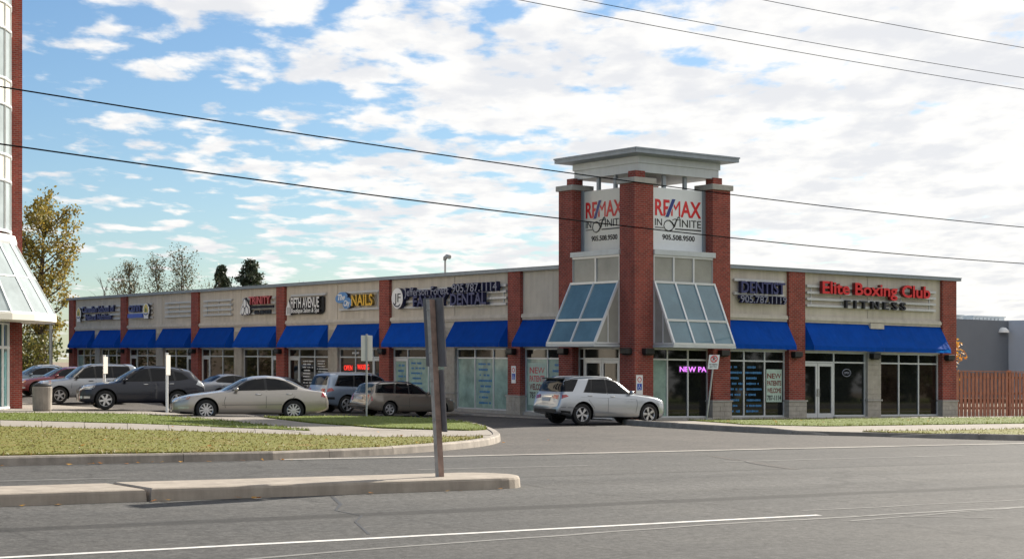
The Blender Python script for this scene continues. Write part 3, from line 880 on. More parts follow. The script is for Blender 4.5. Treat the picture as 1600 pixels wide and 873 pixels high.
def blocks(parent, name, x0, x1, y0, y1, z0, z1, course, nx, ny, mat, jog=0.0):
    """coursed blocks with recessed joints"""
    n = max(1, int(round((z1 - z0) / course))); h = (z1 - z0) / n; j = 0.006
    mesh = {}
    for k in range(n):
        for i in range(nx):
            for q in range(ny):
                xa, xb = x0 + (x1 - x0) * i / nx, x0 + (x1 - x0) * (i + 1) / nx
                ya, yb = y0 + (y1 - y0) * q / ny, y0 + (y1 - y0) * (q + 1) / ny
                sx = jog if (k % 2 and nx > 1 and i == 0) else (-jog if (not k % 2 and nx > 1 and i == 0) else 0)
                if nx > 1 and i == nx - 1: sx0 = jog if k % 2 else -jog
                else: sx0 = 0
                sy = jog if (k % 2 and ny > 1 and q == 0) else (-jog if (not k % 2 and ny > 1 and q == 0) else 0)
                sy0 = (jog if k % 2 else -jog) if (ny > 1 and q == ny - 1) else 0
                MB().box(xa + j + sx0, xb - j + sx, ya + j + sy0, yb - j + sy, z0 + k * h + j, z0 + (k + 1) * h - j * 0.5).build(name, mat, parent)
# brick pillars with block bases
def pillar(x0, x1, y0, y1, ztop, base=True, light=None):
    zb = 0.80 if base else 0.0
    mb = MB(); mb.box(x0, x1, y0, y1, zb, ztop)
    p = mb.build('pillar', 'brick', bld)
    if base:
        MB().box(x0 + 0.02, x1 - 0.02, y0 + 0.02, y1 - 0.02, 0, 0.75).build('base_core', 'kerb_concrete', p)
        blocks(p, 'stone_block', x0 - 0.05, x1 + 0.05, y0 - 0.05, y1 + 0.05, 0.0, 0.74, 0.185, 2, 2, 'block', jog=0.1)
        MB().box(x0 - 0.08, x1 + 0.08, y0 - 0.08, y1 + 0.08, 0.742, 0.802).build('base_cap', 'cap_stone', p)
    return p
def wall_light(fr, u, z=2.62, d=0.0, w=0.42):
    mb = MB(); fr.box(mb, u - w / 2, u + w / 2, d, d + 0.26, z - 0.10, z + 0.12); fr.box(mb, u - w / 2 + 0.03, u + w / 2 - 0.03, d + 0.02, d + 0.2, z - 0.14, z - 0.10)
    mb.build('wall_light', 'black_metal', bld, bevel=0.02)
RP = [7.68, 16.72]
for t in RP:
    pillar(FX + t - 0.44, FX + t + 0.44, FY - 0.15, FY + 0.38, 5.93)
    wall_light(FR, FX + t - 0.15, d=0.16)
LP = [8.5, 19.05, 29.5, 39.95, 50.25, 59.0]
for t in LP:
    pillar(FX - 0.15, FX + 0.38, FY + t - 0.45, FY + t + 0.45, 5.93)
    wall_light(FL, -(FY + t), d=0.16)
# block pilasters between the shop windows, stucco strip above them
def pilaster(fr, u0, u1):
    mb = MB(); fr.box(mb, u0 + 0.015, u1 - 0.015, -0.3, 0.005, 0, Z_HEAD + 0.9)
    p = mb.build('pilaster', 'block', bld)
    a = fr.pt(u0, 0.04, 0); b = fr.pt(u1, -0.1, 0)
    blocks(p, 'stone_block', min(a[0], b[0]), max(a[0], b[0]), min(a[1], b[1]), max(a[1], b[1]), 0.0, 0.76, 0.19, 1, 1, 'block')
    m = MB(); fr.box(m, u0 - 0.04, u1 + 0.04, -0.1, 0.09, 0.762, 0.83); m.build('base_cap', 'cap_stone', p)
    blocks(p, 'stone_block', min(a[0], b[0]), max(a[0], b[0]), min(a[1], b[1]), max(a[1], b[1]), 0.832, 3.68, 0.203, 1, 1, 'block')
    m = MB(); fr.box(m, u0 + 0.02, u1 - 0.02, -0.05, 0.022, 3.96, 5.925); m.build('stucco_strip', 'stucco', p)
pilaster(FR, FX + 11.82, FX + 12.62)
wall_light(FR, FX + 12.1, d=0.06)
m = MB(); FR.box(m, FX + 11.86, FX + 12.66, 0.0, 0.17, 3.76, 3.985); m.build('pilaster_head', 'stucco', bld)
LM = [(13.2, 14.05), (23.7, 24.65), (34.2, 35.15), (44.6, 45.6), (54.35, 55.2)]
for a, b in LM: pilaster(FL, -(FY + b), -(FY + a))

def cornice(fr, u0, u1, skip=None):
    mb = MB()
    fr.box(mb, u0, u1, -0.02, 0.07, 3.93, 4.02); fr.box(mb, u0, u1, -0.02, 0.13, 4.02, 4.12); fr.box(mb, u0, u1, -0.02, 0.10, 4.12, 4.18)
    mb.build('cornice', 'stucco_trim', bld)
cornice(FR, 45.64, FX + 7.20); cornice(FR, FX + 8.16, FX + 16.24)
edges = [4.42] + LP
for i in range(len(LP)):
    a = edges[i] + (0.49 if i else 0.0); b = edges[i + 1] - 0.49
    cornice(FL, -(FY + b), -(FY + a))

def awning(fr, u0, u1, left=True, right=True):
    """sloping fabric with a valance and closed ends"""
    mb = MB(); n = 10; zt, zb, pr, val = 3.92, 2.98, 0.56, 0.17; nu = max(10, int(abs(u1 - u0) * 9)); nr_ = max(2, round(abs(u1 - u0) / 1.15))
    rnd = random.Random(int(u0 * 13)); rows = []
    for k in range(n + 1):
        t = k / n; row = []
        for i in range(nu + 1):
            rib = abs(math.sin(math.pi * nr_ * i / nu)); sag = -(0.008 + 0.022 * rib) * math.sin(math.pi * t) + rnd.uniform(-0.002, 0.002) * (0 < k < n)
            row.append(fr.pt(u0 + (u1 - u0) * i / nu, 0.03 + pr * t + sag * 0.6, zt + (zb - zt) * t + sag))
        rows.append(row)
    for q in (0.5, 1.0):
        rows.append([fr.pt(u0 + (u1 - u0) * i / nu, 0.032 + pr + q * 0.012 * math.sin(i * 1.7 + u0), zb - val * q + (q == 1.0) * rnd.uniform(-0.006, 0.006)) for i in range(nu + 1)])
    vs = [p for r_ in rows for p in r_]
    fs = [(k * (nu + 1) + i, (k + 1) * (nu + 1) + i, (k + 1) * (nu + 1) + i + 1, k * (nu + 1) + i + 1) for k in range(n + 2) for i in range(nu)]
    mb.add(vs, fs)
    a = mb.build('awning', 'awning_blue', bld)
    for on, u in ((left, u0), (right, u1)):
        if not on: continue
        m = MB(); p = [fr.pt(u, 0.032, zt - 0.01), fr.pt(u, 0.585, zb), fr.pt(u, 0.585, zb - val), fr.pt(u, 0.032, zb - val)]
        m.add(p, [(0, 1, 2, 3)]); m.build('side_panel', 'awning_blue', a)
    m = MB(); q = 0.02
    m.bar(fr.pt(u0, 0.57, zb - val + 0.03), fr.pt(u1, 0.57, zb - val + 0.03), q); m.bar(fr.pt(u0, 0.03, zt - 0.03), fr.pt(u1, 0.03, zt - 0.03), q)
    m.build('rod', 'aluminium', a)
awning(FR, 45.66, FX + 7.22); awning(FR, FX + 8.20, FX + 11.82 + 0.4, right=False); awning(FR, FX + 12.2205, FX + 16.30, left=False, right=False)
lb = []
for i in range(len(LP)):
    a = edges[i] + (0.47 if i else 0.0); b = edges[i + 1] - 0.47
    if i == 0: lb.append((a, b))
    else:
        m0, m1 = LM[i - 1]; lb += [(a, m0 + 0.0), (m1 - 0.0, b)]
for a, b in lb: awning(FL, -(FY + b), -(FY + a))

def shopfront(fr, u0, u1, cols, rec=-0.14, zh=Z_HEAD, zt=Z_TR, zs=Z_SILL, lower=None, upper='glass_dark', base=0, frame='aluminium', parent=None):
    """cols: list of (width share, kind) from the viewer's left; kind: 'w' window, 'd' door, 'D' pair of doors"""
    tot = sum(c[0] for c in cols); fw = 0.06
    mb = MB()
    fr.box(mb, u0, u1, rec - 0.05, rec + 0.05, zh - fw, zh)
    fr.box(mb, u0 + fw, u1 - fw, rec - 0.045, rec + 0.045, zt - fw / 2, zt + fw / 2)
    u = u0; edges_ = [u0]
    for s, k in cols: u += (u1 - u0) * s / tot; edges_.append(u)
    for i, e in enumerate(edges_):
        a, b = (e, e + fw) if i == 0 else ((e - fw, e) if i == len(cols) else (e - fw / 2, e + fw / 2))
        fr.box(mb, a, b, rec - 0.048, rec + 0.048, zs if True else 0, zh - fw)
    for i, (s, k) in enumerate(cols):
        a, b = edges_[i] + fw / 2, edges_[i + 1] - fw / 2
        if k == 'w': fr.box(mb, a, b, rec - 0.045, rec + 0.06, zs, zs + fw)
    sf = mb.build('shop_window', frame, bld)
    mb = MB(); 
    for i, (s, k) in enumerate(cols):
        if k == 'w': fr.box(mb, edges_[i] + (0 if i else 0.0), edges_[i + 1], -0.3, 0.03, 0, zs - 0.002)
    if mb.v: mb.build('sill', 'cap_stone', sf)
    for i, (s, k) in enumerate(cols):
        a, b = edges_[i] + 0.02, edges_[i + 1] - 0.02
        m = MB(); fr.box(m, a, b, rec - 0.012, rec + 0.002, zt + 0.02, zh - 0.04); m.build('pane', upper, sf)
        mat = (lower[i] if lower else 'glass_dark')
        if k == 'w':
            m = MB(); fr.box(m, a, b, rec - 0.012, rec + 0.002, zs + 0.03, zt - 0.02); m.build('pane', mat, sf)
        else:
            leaves = [(a, b)] if k == 'd' else [(a, (a + b) / 2), ((a + b) / 2, b)]
            for j, (p, q) in enumerate(leaves):
                st = 0.11; m = MB()
                fr.box(m, p + 0.012, p + st, rec - 0.03, rec + 0.04, 0.03, zt - 0.04); fr.box(m, q - st, q - 0.012, rec - 0.03, rec + 0.04, 0.03, zt - 0.04)
                fr.box(m, p + st, q - st, rec - 0.03, rec + 0.04, 0.03, 0.26); fr.box(m, p + st, q - st, rec - 0.03, rec + 0.04, zt - 0.17, zt - 0.04)
                dname = m.build('door', frame, sf)
                # glass and handle belong to the same opening
                m = MB(); fr.box(m, p + st - 0.01, q - st + 0.01, rec - 0.01, rec + 0.002, 0.25, zt - 0.16); m.build('pane', mat, sf)
                m = MB(); hu = q - st / 2 if j == 0 else p + st / 2
                m.bar(fr.pt(hu, rec + 0.09, 0.95), fr.pt(hu, rec + 0.09, 1.25), 0.03); m.bar(fr.pt(hu, rec + 0.02, 0.97), fr.pt(hu, rec + 0.09, 0.97), 0.025); m.bar(fr.pt(hu, rec + 0.02, 1.23), fr.pt(hu, rec + 0.09, 1.23), 0.025)
                m.build('handle', 'chrome', sf)
    return sf, edges_
# front towards the road
shopfront(FR, 45.64, FX + 7.22, [(1, 'w'), (1, 'w'), (0.98, 'w')])
shopfront(FR, FX + 8.14, FX + 11.82, [(1.9, 'D'), (1.9, 'w')])
shopfront(FR, FX + 12.62, FX + 16.26, [(1, 'w'), (1, 'w'), (1, 'w')], lower=['glass_warm', 'glass_dark', 'glass_warm'])
# front towards the car park, from the far end
def Lsf(t_left, t_right, cols, **kw): return shopfront(FL, -(FY + t_left), -(FY + t_right), cols, **kw)
Lsf(58.54, 55.2, [(1, 'w'), (1, 'w'), (1, 'w')], lower=['glass_frost', 'glass_dark', 'glass_dark'])
Lsf(54.35, 50.72, [(0.9, 'd'), (1.1, 'w'), (1, 'w')])
Lsf(49.8, 45.6, [(0.85, 'd'), (1.2, 'w'), (1.2, 'w')], lower=['glass_dark', 'glass_warm', 'glass_warm'])
Lsf(44.6, 40.42, [(1.2, 'w'), (1.2, 'w'), (0.8, 'd')])
Lsf(39.48, 35.15, [(0.8, 'd'), (1.3, 'w'), (1.3, 'w')], lower=['glass_dark', 'glass_warm', 'glass_dark'])
Lsf(34.2, 29.97, [(1.3, 'w'), (1.3, 'w'), (0.75, 'd')], lower=['glass_dark', 'glass_warm', 'glass_dark'])
Lsf(29.03, 24.65, [(0.9, 'd'), (1.25, 'w'), (1.25, 'w')])
Lsf(23.7, 19.52, [(1.2, 'w'), (1.3, 'w'), (0.75, 'd')], lower=['glass_warm', 'glass_dark', 'glass_dark'])
Lsf(18.58, 14.05, [(0.9, 'd'), (1.3, 'w'), (1.1, 'w')], lower=['glass_frost'] * 3)
Lsf(13.2, 8.97, [(1, 'w'), (1, 'w'), (1, 'w')], lower=['glass_frost'] * 3)
Lsf(8.03, 4.42, [(1.0, 'w'), (1.0, 'w'), (0.3, 'w')], lower=['glass_frost', 'glass_frost', 'glass_dark'])

# ---------------------------------------------------------------- corner tower (part of the building)
TX0, TY0, TS, PW = 40.87, 50.58, 4.76, 0.9
TX1, TY1 = TX0 + TS, TY0 + TS
for px, py in ((TX0, TY0), (TX1 - PW, TY0), (TX0, TY1 - PW), (TX1 - PW, TY1 - PW)):
    p = pillar(px, px + PW, py, py + PW, 8.90, base=not (px == TX0 and py == TY0))
    MB().box(px - 0.09, px + PW + 0.09, py - 0.09, py + PW + 0.09, 8.902, 9.11).build('pillar_cap', 'cap_stone', p, bevel=0.015)
    MB().box(px + 0.25, px + PW - 0.2, py + 0.25, py + PW - 0.2, 9.112, 9.40).build('stub', 'brick', p)
for fr, d in ((TR, 1), (TL, 1)): pass
wall_light(TR, TX0 + 0.55, z=2.62, d=0.0); wall_light(TL, -(TY0 + 0.35), z=2.62, d=0.0)
wall_light(TR, TX1 - 0.45, d=0.0); wall_light(TL, -(TY1 - 0.45), d=0.0)
cx, cy = TX0 + TS / 2 + 0.06, TY0 + TS / 2 - 0.06
def square_box(mb, s, z0, z1, mi=0): mb.box(cx - s / 2, cx + s / 2, cy - s / 2, cy + s / 2, z0, z1, mi)
m = MB(); square_box(m, 4.0, 9.36, 9.70); m.build('tower_band', 'metal_panel', bld)
m = MB(); square_box(m, 4.10, 9.702, 9.96); m.build('tower_band', 'metal_panel', bld)
m = MB(); s0, s1 = 4.12, 5.12
vs = [(cx + sx * s0 / 2, cy + sy * s0 / 2, 9.962) for sx, sy in ((-1, -1), (1, -1), (1, 1), (-1, 1))] + [(cx + sx * s1 / 2, cy + sy * s1 / 2, 10.0) for sx, sy in ((-1, -1), (1, -1), (1, 1), (-1, 1))]
m.hexa(vs); square_box(m, 5.12, 10.002, 10.14); square_box(m, 5.18, 10.14, 10.2)
m.build('tower_roof', 'metal_cap', bld)
for fr, uu in ((TR, (TX0 + 1.9, TX0 + 2.95)), (TL, (-(TY0 + 2.95), -(TY0 + 1.9)))):
    for u in uu:
        m = MB(); fr.box(m, u - 0.07, u + 0.07, -0.66, -0.54, 8.8, 9.36); m.build('post', 'metal_cap', bld)
m = MB(); m.box(TX0 + 0.75, TX1 - 0.6, TY1 - 0.75, TY1 - 0.6, 6.0, 8.7); m.box(TX1 - 0.75, TX1 - 0.6, TY0 + 0.75, TY1 - 0.76, 6.0, 8.7); m.build('tower_back', 'metal_panel', bld)
m = MB(); m.box(TX0 + 0.62, TX1 - 0.62, TY0 + 0.62, TY1 - 0.62, 0.0, 6.2); m.build('tower_core', 'dark_core', bld)

def tower_face(fr, a, b, ncol, door):
    # upper window band
    m = MB(); fr.box(m, a - 0.02, b + 0.06, -0.55, 0.07, 6.27, 6.46); m.build('ledge', 'metal_panel', bld)
    m = MB(); fw = 0.07
    fr.box(m, a, b, -0.12, 0.0, 6.19, 6.268); fr.box(m, a, b, -0.12, 0.0, 5.20, 5.28)
    for i in range(ncol + 1):
        u = a + (b - a) * i / ncol; fr.box(m, max(a, u - fw / 2), min(b, u + fw / 2), -0.115, -0.002, 5.28, 6.19)
    f = m.build('upper_window', 'aluminium', bld)
    for i in range(ncol):
        u0, u1 = a + (b - a) * i / ncol, a + (b - a) * (i + 1) / ncol
        m = MB(); fr.box(m, u0 + 0.03, u1 - 0.03, -0.07, -0.055, 5.27, 6.2); m.build('pane', 'glass_upper', f)
    # sloping glass canopy
    zt, zb, d0, d1 = 5.24, 2.92, 0.03, 1.17
    P = lambda u, t, o=0.0: fr.pt(u, d0 + (d1 - d0) * t + o, zt + (zb - zt) * t)
    m = MB()
    for i in range(ncol + 1):
        u = a + (b - a) * i / ncol; m.bar(P(u, 0), P(u, 1), 0.075, 0.09)
    for t in (0.0, 0.62, 1.0): m.bar(P(a - 0.03, t, 0.012), P(b + 0.03, t, 0.012), 0.08, 0.085)
    for u in (a, b):   # end frames
        m.bar(fr.pt(u, 0.03, zb), fr.pt(u, d1, zb), 0.06); m.bar(fr.pt(u, 0.03, zb), fr.pt(u, 0.03, zt), 0.06)
        m.bar(fr.pt(u, 0.55, zb), fr.pt(u, 0.55, zt + (zb - zt) * (0.52 / 1.14)), 0.05)
    c = m.build('glass_canopy', 'aluminium', bld)
    m = MB(); fr.box(m, a - 0.06, b + 0.06, 0.02, d1 + 0.05, zb - 0.14, zb - 0.045); m.build('fascia', 'metal_panel', c)
    for i in range(ncol):
        u0, u1 = a + (b - a) * i / ncol, a + (b - a) * (i + 1) / ncol
        for t0, t1 in ((0.0, 0.62), (0.62, 1.0)):
            q = [P(u0, t0), P(u1, t0), P(u1, t1), P(u0, t1)]
            o = [fr.pt(0, -0.012, 0)[i2] - fr.pt(0, 0, 0)[i2] for i2 in range(3)]
            m = MB(); m.hexa([tuple(q[k][i2] + o[i2] for i2 in range(3)) for k in (3, 2, 1, 0)] + [q[k] for k in (3, 2, 1, 0)]); m.build('pane', 'glass_canopy', c, fixn=True)
    for u in (a, b):
        q = [fr.pt(u, 0.05, zb + 0.02), fr.pt(u, d1 - 0.04, zb + 0.02), fr.pt(u, 0.05, zt - 0.06)]
        s = [fr.pt(u + 0.012, 0.05, zb + 0.02), fr.pt(u + 0.012, d1 - 0.04, zb + 0.02), fr.pt(u + 0.012, 0.05, zt - 0.06)]
        m = MB(); m.add(q + s, [(0, 1, 2), (5, 4, 3), (0, 3, 4, 1), (1, 4, 5, 2), (2, 5, 3, 0)]); m.build('end_pane', 'glass_upper', c, fixn=True)
    # shop front below
    if door: shopfront(fr, a, b, [(0.35, 'w'), (2.0, 'D'), (0.35, 'w')], rec=-0.35)
    else: shopfront(fr, a, b, [(0.9, 'w'), (1, 'w'), (1, 'w')], rec=-0.35, lower=['glass_frost', 'glass_dark', 'glass_dark'])
    m = MB(); fr.box(m, a, b, -0.5, -0.3, Z_HEAD + 0.002, 5.2); m.build('spandrel', 'metal_panel', bld)
tower_face(TR, TX0 + PW + 0.02, TX1 - PW + 0.03, 3, False)
tower_face(TL, -(TY1 - PW + 0.03), -(TY0 + PW + 0.02), 2, True)

# roof details
v = thing('roof_vent', 'thin grey vent pipe with a hood standing on the plaza roof', 'vent pipe', (47.6, 74.1, 5.95))
m = MB(); m.tube([(47.6, 74.1, 5.95), (47.6, 74.1, 7.35)], 0.05, 10); m.build('pipe', 'galvanised', v)
m = MB(); m.tube([(47.6, 74.1, 7.3), (47.6, 74.1, 7.42), (47.62, 73.95, 7.5), (47.64, 73.75, 7.45)], 0.11, 10); m.build('hood', 'galvanised', v)

# ---------------------------------------------------------------- shop signs
RZ = [4.62, 4.88, 5.14, 5.40]
def sign(label, fr, u0, u1, races=RZ, cat='sign', ru=None, posts=True):
    uc = (u0 + u1) / 2; o = fr.pt(uc, 0.02, 4.6)
    t = thing('shop_sign', label, cat, o, 'signs on the shop fronts')
    a, b = ru or (u0, u1)
    for z in races:
        m = MB(); fr.box(m, a, b, 0.04, 0.13, z - 0.05, z + 0.05); m.build('rail', 'raceway', t)
    if posts and len(races) > 1:
        n = max(2, int((b - a) / 1.6) + 1)
        for i in range(n):
            u = a + 0.3 + (b - a - 0.6) * i / (n - 1); m = MB(); fr.box(m, u - 0.025, u + 0.025, 0.0, 0.038, races[0] - 0.05, races[-1] + 0.05); m.build('bracket', 'raceway', t)
    return t
def flat_shape(parent, name, fr, pts, d0, d1, mats):
    """outline (u,z) given as an extruded plate; first material on the face, second on the edge"""
    n = len(pts)
    if sum(pts[i][0] * pts[(i + 1) % n][1] - pts[(i + 1) % n][0] * pts[i][1] for i in range(n)) < 0: pts = pts[::-1]
    vs = [fr.pt(u, d0, z) for u, z in pts] + [fr.pt(u, d1, z) for u, z in pts]
    m = MB(); m.add(vs, [tuple(range(n, 2 * n))], 0); m.add(vs, [tuple(range(n - 1, -1, -1))] + [(i, (i + 1) % n, n + (i + 1) % n, n + i) for i in range(n)], 1)
    return m.build(name, mats if len(mats) == 2 else [mats[0], mats[0]], parent)
def ell(uc, zc, ru, rz, n=24, a0=0, a1=360, rot=0.0):
    out = []
    for k in range(n):
        t = R(a0 + (a1 - a0) * k / (n if a1 - a0 >= 360 else n - 1)); x, y = ru * math.cos(t), rz * math.sin(t)
        out.append((uc + x * math.cos(rot) - y * math.sin(rot), zc + x * math.sin(rot) + y * math.cos(rot)))
    return out
def crest(t, fr, uc, z0, z1, hw):
    h = z1 - z0
    flat_shape(t, 'crest_back', fr, [(uc - hw * 0.75, z0), (uc + hw * 0.75, z0), (uc + hw * 0.7, z0 + h * 0.22), (uc + hw * 1.05, z0 + h * 0.36), (uc + hw, z0 + h * 0.7), (uc + hw * 0.6, z0 + h * 0.92), (uc, z1), (uc - hw * 0.6, z0 + h * 0.92), (uc - hw, z0 + h * 0.7), (uc - hw * 1.05, z0 + h * 0.36), (uc - hw * 0.7, z0 + h * 0.22)], 0.14, 0.24, ['white_letter', 'charcoal'])
    flat_shape(t, 'flame', fr, [(uc - hw * 0.66, z0 + h * 0.40), (uc + hw * 0.66, z0 + h * 0.40), (uc + hw * 0.7, z0 + h * 0.66), (uc + hw * 0.42, z0 + h * 0.86), (uc, z0 + h * 0.95), (uc - hw * 0.42, z0 + h * 0.86), (uc - hw * 0.7, z0 + h * 0.66)], 0.24, 0.25, ['yellow_soft', 'yellow_soft'])
    flat_shape(t, 'leaf', fr, [(uc - hw * 0.3, z0 + h * 0.42), (uc + hw * 0.3, z0 + h * 0.42), (uc + hw * 0.28, z0 + h * 0.6), (uc, z0 + h * 0.72), (uc - hw * 0.28, z0 + h * 0.6)], 0.25, 0.256, ['leaf_ink', 'leaf_ink'])
    flat_shape(t, 'book', fr, [(uc - hw * 0.8, z0 + h * 0.37), (uc, z0 + h * 0.29), (uc + hw * 0.8, z0 + h * 0.37), (uc + hw * 0.6, z0 + h * 0.27), (uc, z0 + h * 0.22), (uc - hw * 0.6, z0 + h * 0.27)], 0.256, 0.264, ['blue_letter', 'blue_letter'])


t = sign('blue two-line lettering sign with a yellow crest, farthest left on the plaza', FL, -108.7, -101.75)
crest(t, FL, -108.4, 4.5, 5.42, 0.40)
lettering(t, 'Canadian School of', FL, -107.75, -102.45, 5.06, 5.46, 0.13, 0.12, 'blue_letter', 'navy')
lettering(t, 'Natural Nutrition', FL, -107.2, -102.95, 4.58, 4.96, 0.13, 0.12, 'blue_letter', 'navy')
t = sign('short blue sign with four letters over a blue bar and a yellow crest', FL, -100.2, -96.9)
lettering(t, 'cann', FL, -100.15, -98.35, 4.98, 5.38, 0.13, 0.12, 'blue_letter', 'navy')
m = MB(); FL.box(m, -100.3, -98.0, 0.13, 0.24, 4.62, 4.86); m.build('bar', 'blue_bright', t)
crest(t, FL, -97.5, 4.55, 5.46, 0.46)
sign('set of four empty grey sign rails between the yellow-crest sign and a brick pillar', FL, -95.0, -91.35, cat='sign rails')
sign('set of four empty grey sign rails left of the red and white emblem sign', FL, -89.75, -86.2, cat='sign rails')
t = sign('sign with red capitals, two black lines and a white three-lobed emblem', FL, -84.9, -81.0)
flat_shape(t, 'emblem_back', FL, [(-84.95, 4.62), (-84.7, 4.55), (-84.3, 4.56), (-83.9, 4.55), (-83.72, 4.66), (-83.78, 4.95), (-84.1, 5.25), (-84.3, 5.47), (-84.45, 5.3), (-84.8, 4.95)], 0.14, 0.23, ['white_letter', 'charcoal'])
for uc, zc, ro, sc in ((-84.34, 5.16, 0, 1.0), (-84.58, 4.78, -0.55, 0.95), (-84.08, 4.78, 0.55, 0.95)):
    flat_shape(t, 'lobe', FL, ell(uc, zc, 0.21 * sc, 0.29 * sc, 18, rot=ro), 0.23, 0.24, ['navy', 'navy'])
    flat_shape(t, 'lobe_face', FL, ell(uc, zc, 0.15 * sc, 0.22 * sc, 18, rot=ro), 0.24, 0.25, ['white_letter', 'white_letter'])
lettering(t, 'TRINITY', FL, -83.85, -81.35, 5.08, 5.50, 0.13, 0.13, 'red_faded', 'red_dark')
lettering(t, 'HOME MEDICAL SUPPLIES', FL, -83.6, -81.1, 4.87, 5.01, 0.13, 0.1, 'charcoal', 'charcoal')
lettering(t, '416-749-1818', FL, -83.3, -81.4, 4.56, 4.78, 0.13, 0.1, 'charcoal', 'charcoal')
t = sign('white narrow capitals on a black shadow board with a script line below', FL, -79.3, -75.7, races=[5.44])
flat_shape(t, 'shadow_board', FL, [(-79.45, 5.32), (-79.2, 5.38), (-79.05, 5.1), (-76.0, 5.36), (-75.85, 5.3), (-75.85, 4.6), (-76.2, 4.46), (-78.9, 4.50), (-79.3, 4.48)], 0.06, 0.13, ['black_ink', 'black_ink'])
lettering(t, 'FIFTH AVENUE', FL, -79.08, -76.1, 4.80, 5.32, 0.13, 0.12, 'white_letter', 'black_ink')
lettering(t, 'Boutique Salon & Spa', FL, -79.05, -76.1, 4.56, 4.78, 0.13, 0.12, 'white_letter', 'black_ink', slant=0.15)
flat_shape(t, 'tower_emblem', FL, [(-79.62, 4.46), (-79.12, 4.46), (-79.12, 4.8), (-79.22, 5.0), (-79.32, 5.22), (-79.45, 4.98), (-79.58, 4.85)], 0.13, 0.24, ['white_letter', 'charcoal'])
for uu in (-79.48, -79.34, -79.22): flat_shape(t, 'emblem_line', FL, [(uu, 4.5), (uu + 0.04, 4.5), (uu + 0.04, 4.85), (uu, 4.85)], 0.24, 0.247, ['charcoal', 'charcoal'])
t = sign('yellow capitals beside two blue bubbles with white script', FL, -74.3, -70.5, races=[4.64, 5.45])
flat_shape(t, 'bubble', FL, ell(-73.9, 5.21, 0.60, 0.26, 22, rot=0.12), 0.13, 0.22, ['blue_pale', 'navy'])
flat_shape(t, 'bubble', FL, ell(-73.3, 4.93, 0.44, 0.27, 22, rot=0.12), 0.14, 0.245, ['blue_pale', 'navy'])
lettering(t, 'The', FL, -74.3, -73.55, 5.09, 5.37, 0.22, 0.02, 'white_letter', 'white_letter', slant=0.25)
lettering(t, 'City', FL, -73.62, -73.05, 4.8, 5.07, 0.245, 0.02, 'white_letter', 'white_letter', slant=0.25)
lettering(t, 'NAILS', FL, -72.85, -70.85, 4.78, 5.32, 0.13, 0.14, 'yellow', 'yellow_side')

t = sign('long navy dental sign on four rails with a round white initials disc', FL, -68.95, -60.05)
flat_shape(t, 'disc', FL, ell(-68.5, 5.04, 0.50, 0.47, 28), 0.13, 0.33, ['white_letter', 'navy'])
lettering(t, 'JF', FL, -68.75, -68.2, 4.86, 5.26, 0.33, 0.012, 'black_ink', 'black_ink', bold=False)
flat_shape(t, 'swoosh', FL, ell(-68.5, 5.04, 0.42, 0.40, 12, 215, 310) + ell(-68.5, 5.10, 0.40, 0.40, 12, 215, 310)[::-1], 0.33, 0.34, ['navy', 'navy'])
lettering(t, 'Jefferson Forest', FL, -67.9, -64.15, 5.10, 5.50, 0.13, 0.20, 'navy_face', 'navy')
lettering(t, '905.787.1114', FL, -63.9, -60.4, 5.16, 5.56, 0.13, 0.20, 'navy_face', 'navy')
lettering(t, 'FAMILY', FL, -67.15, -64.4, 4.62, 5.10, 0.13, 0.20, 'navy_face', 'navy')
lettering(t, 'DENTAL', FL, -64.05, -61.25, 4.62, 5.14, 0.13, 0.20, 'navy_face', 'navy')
# white inner strokes on the small letters
lettering(t, 'Jefferson Forest', FL, -67.87, -64.18, 5.13, 5.46, 0.33, 0.008, 'pale_stroke', 'pale_stroke', bold=False, each=False, name='letter_faces')
lettering(t, '905.787.1114', FL, -63.87, -60.43, 5.19, 5.53, 0.33, 0.008, 'pale_stroke', 'pale_stroke', bold=False, each=False, name='letter_faces')
t = sign('navy two-line dentist sign beside the corner tower facing the road', FR, 46.05, 48.7, races=[4.97, 5.5])
lettering(t, 'DENTIST', FR, 46.25, 48.6, 4.99, 5.46, 0.13, 0.18, 'navy_face', 'navy')
lettering(t, '905.787.1119', FR, 46.2, 48.68, 4.60, 4.91, 0.13, 0.18, 'navy_face', 'navy')
lettering(t, '905.787.1119', FR, 46.22, 48.66, 4.63, 4.89, 0.31, 0.008, 'pale_stroke', 'pale_stroke', bold=False, each=False, name='letter_faces')
t = sign('big red boxing club lettering over charcoal capitals on four white rails', FR, 49.98, 57.6)
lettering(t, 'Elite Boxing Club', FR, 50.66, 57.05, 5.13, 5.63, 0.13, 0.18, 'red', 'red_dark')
lettering(t, 'FITNESS', FR, 52.05, 55.6, 4.57, 4.90, 0.13, 0.14, 'charcoal', 'black_ink', track=0.35)

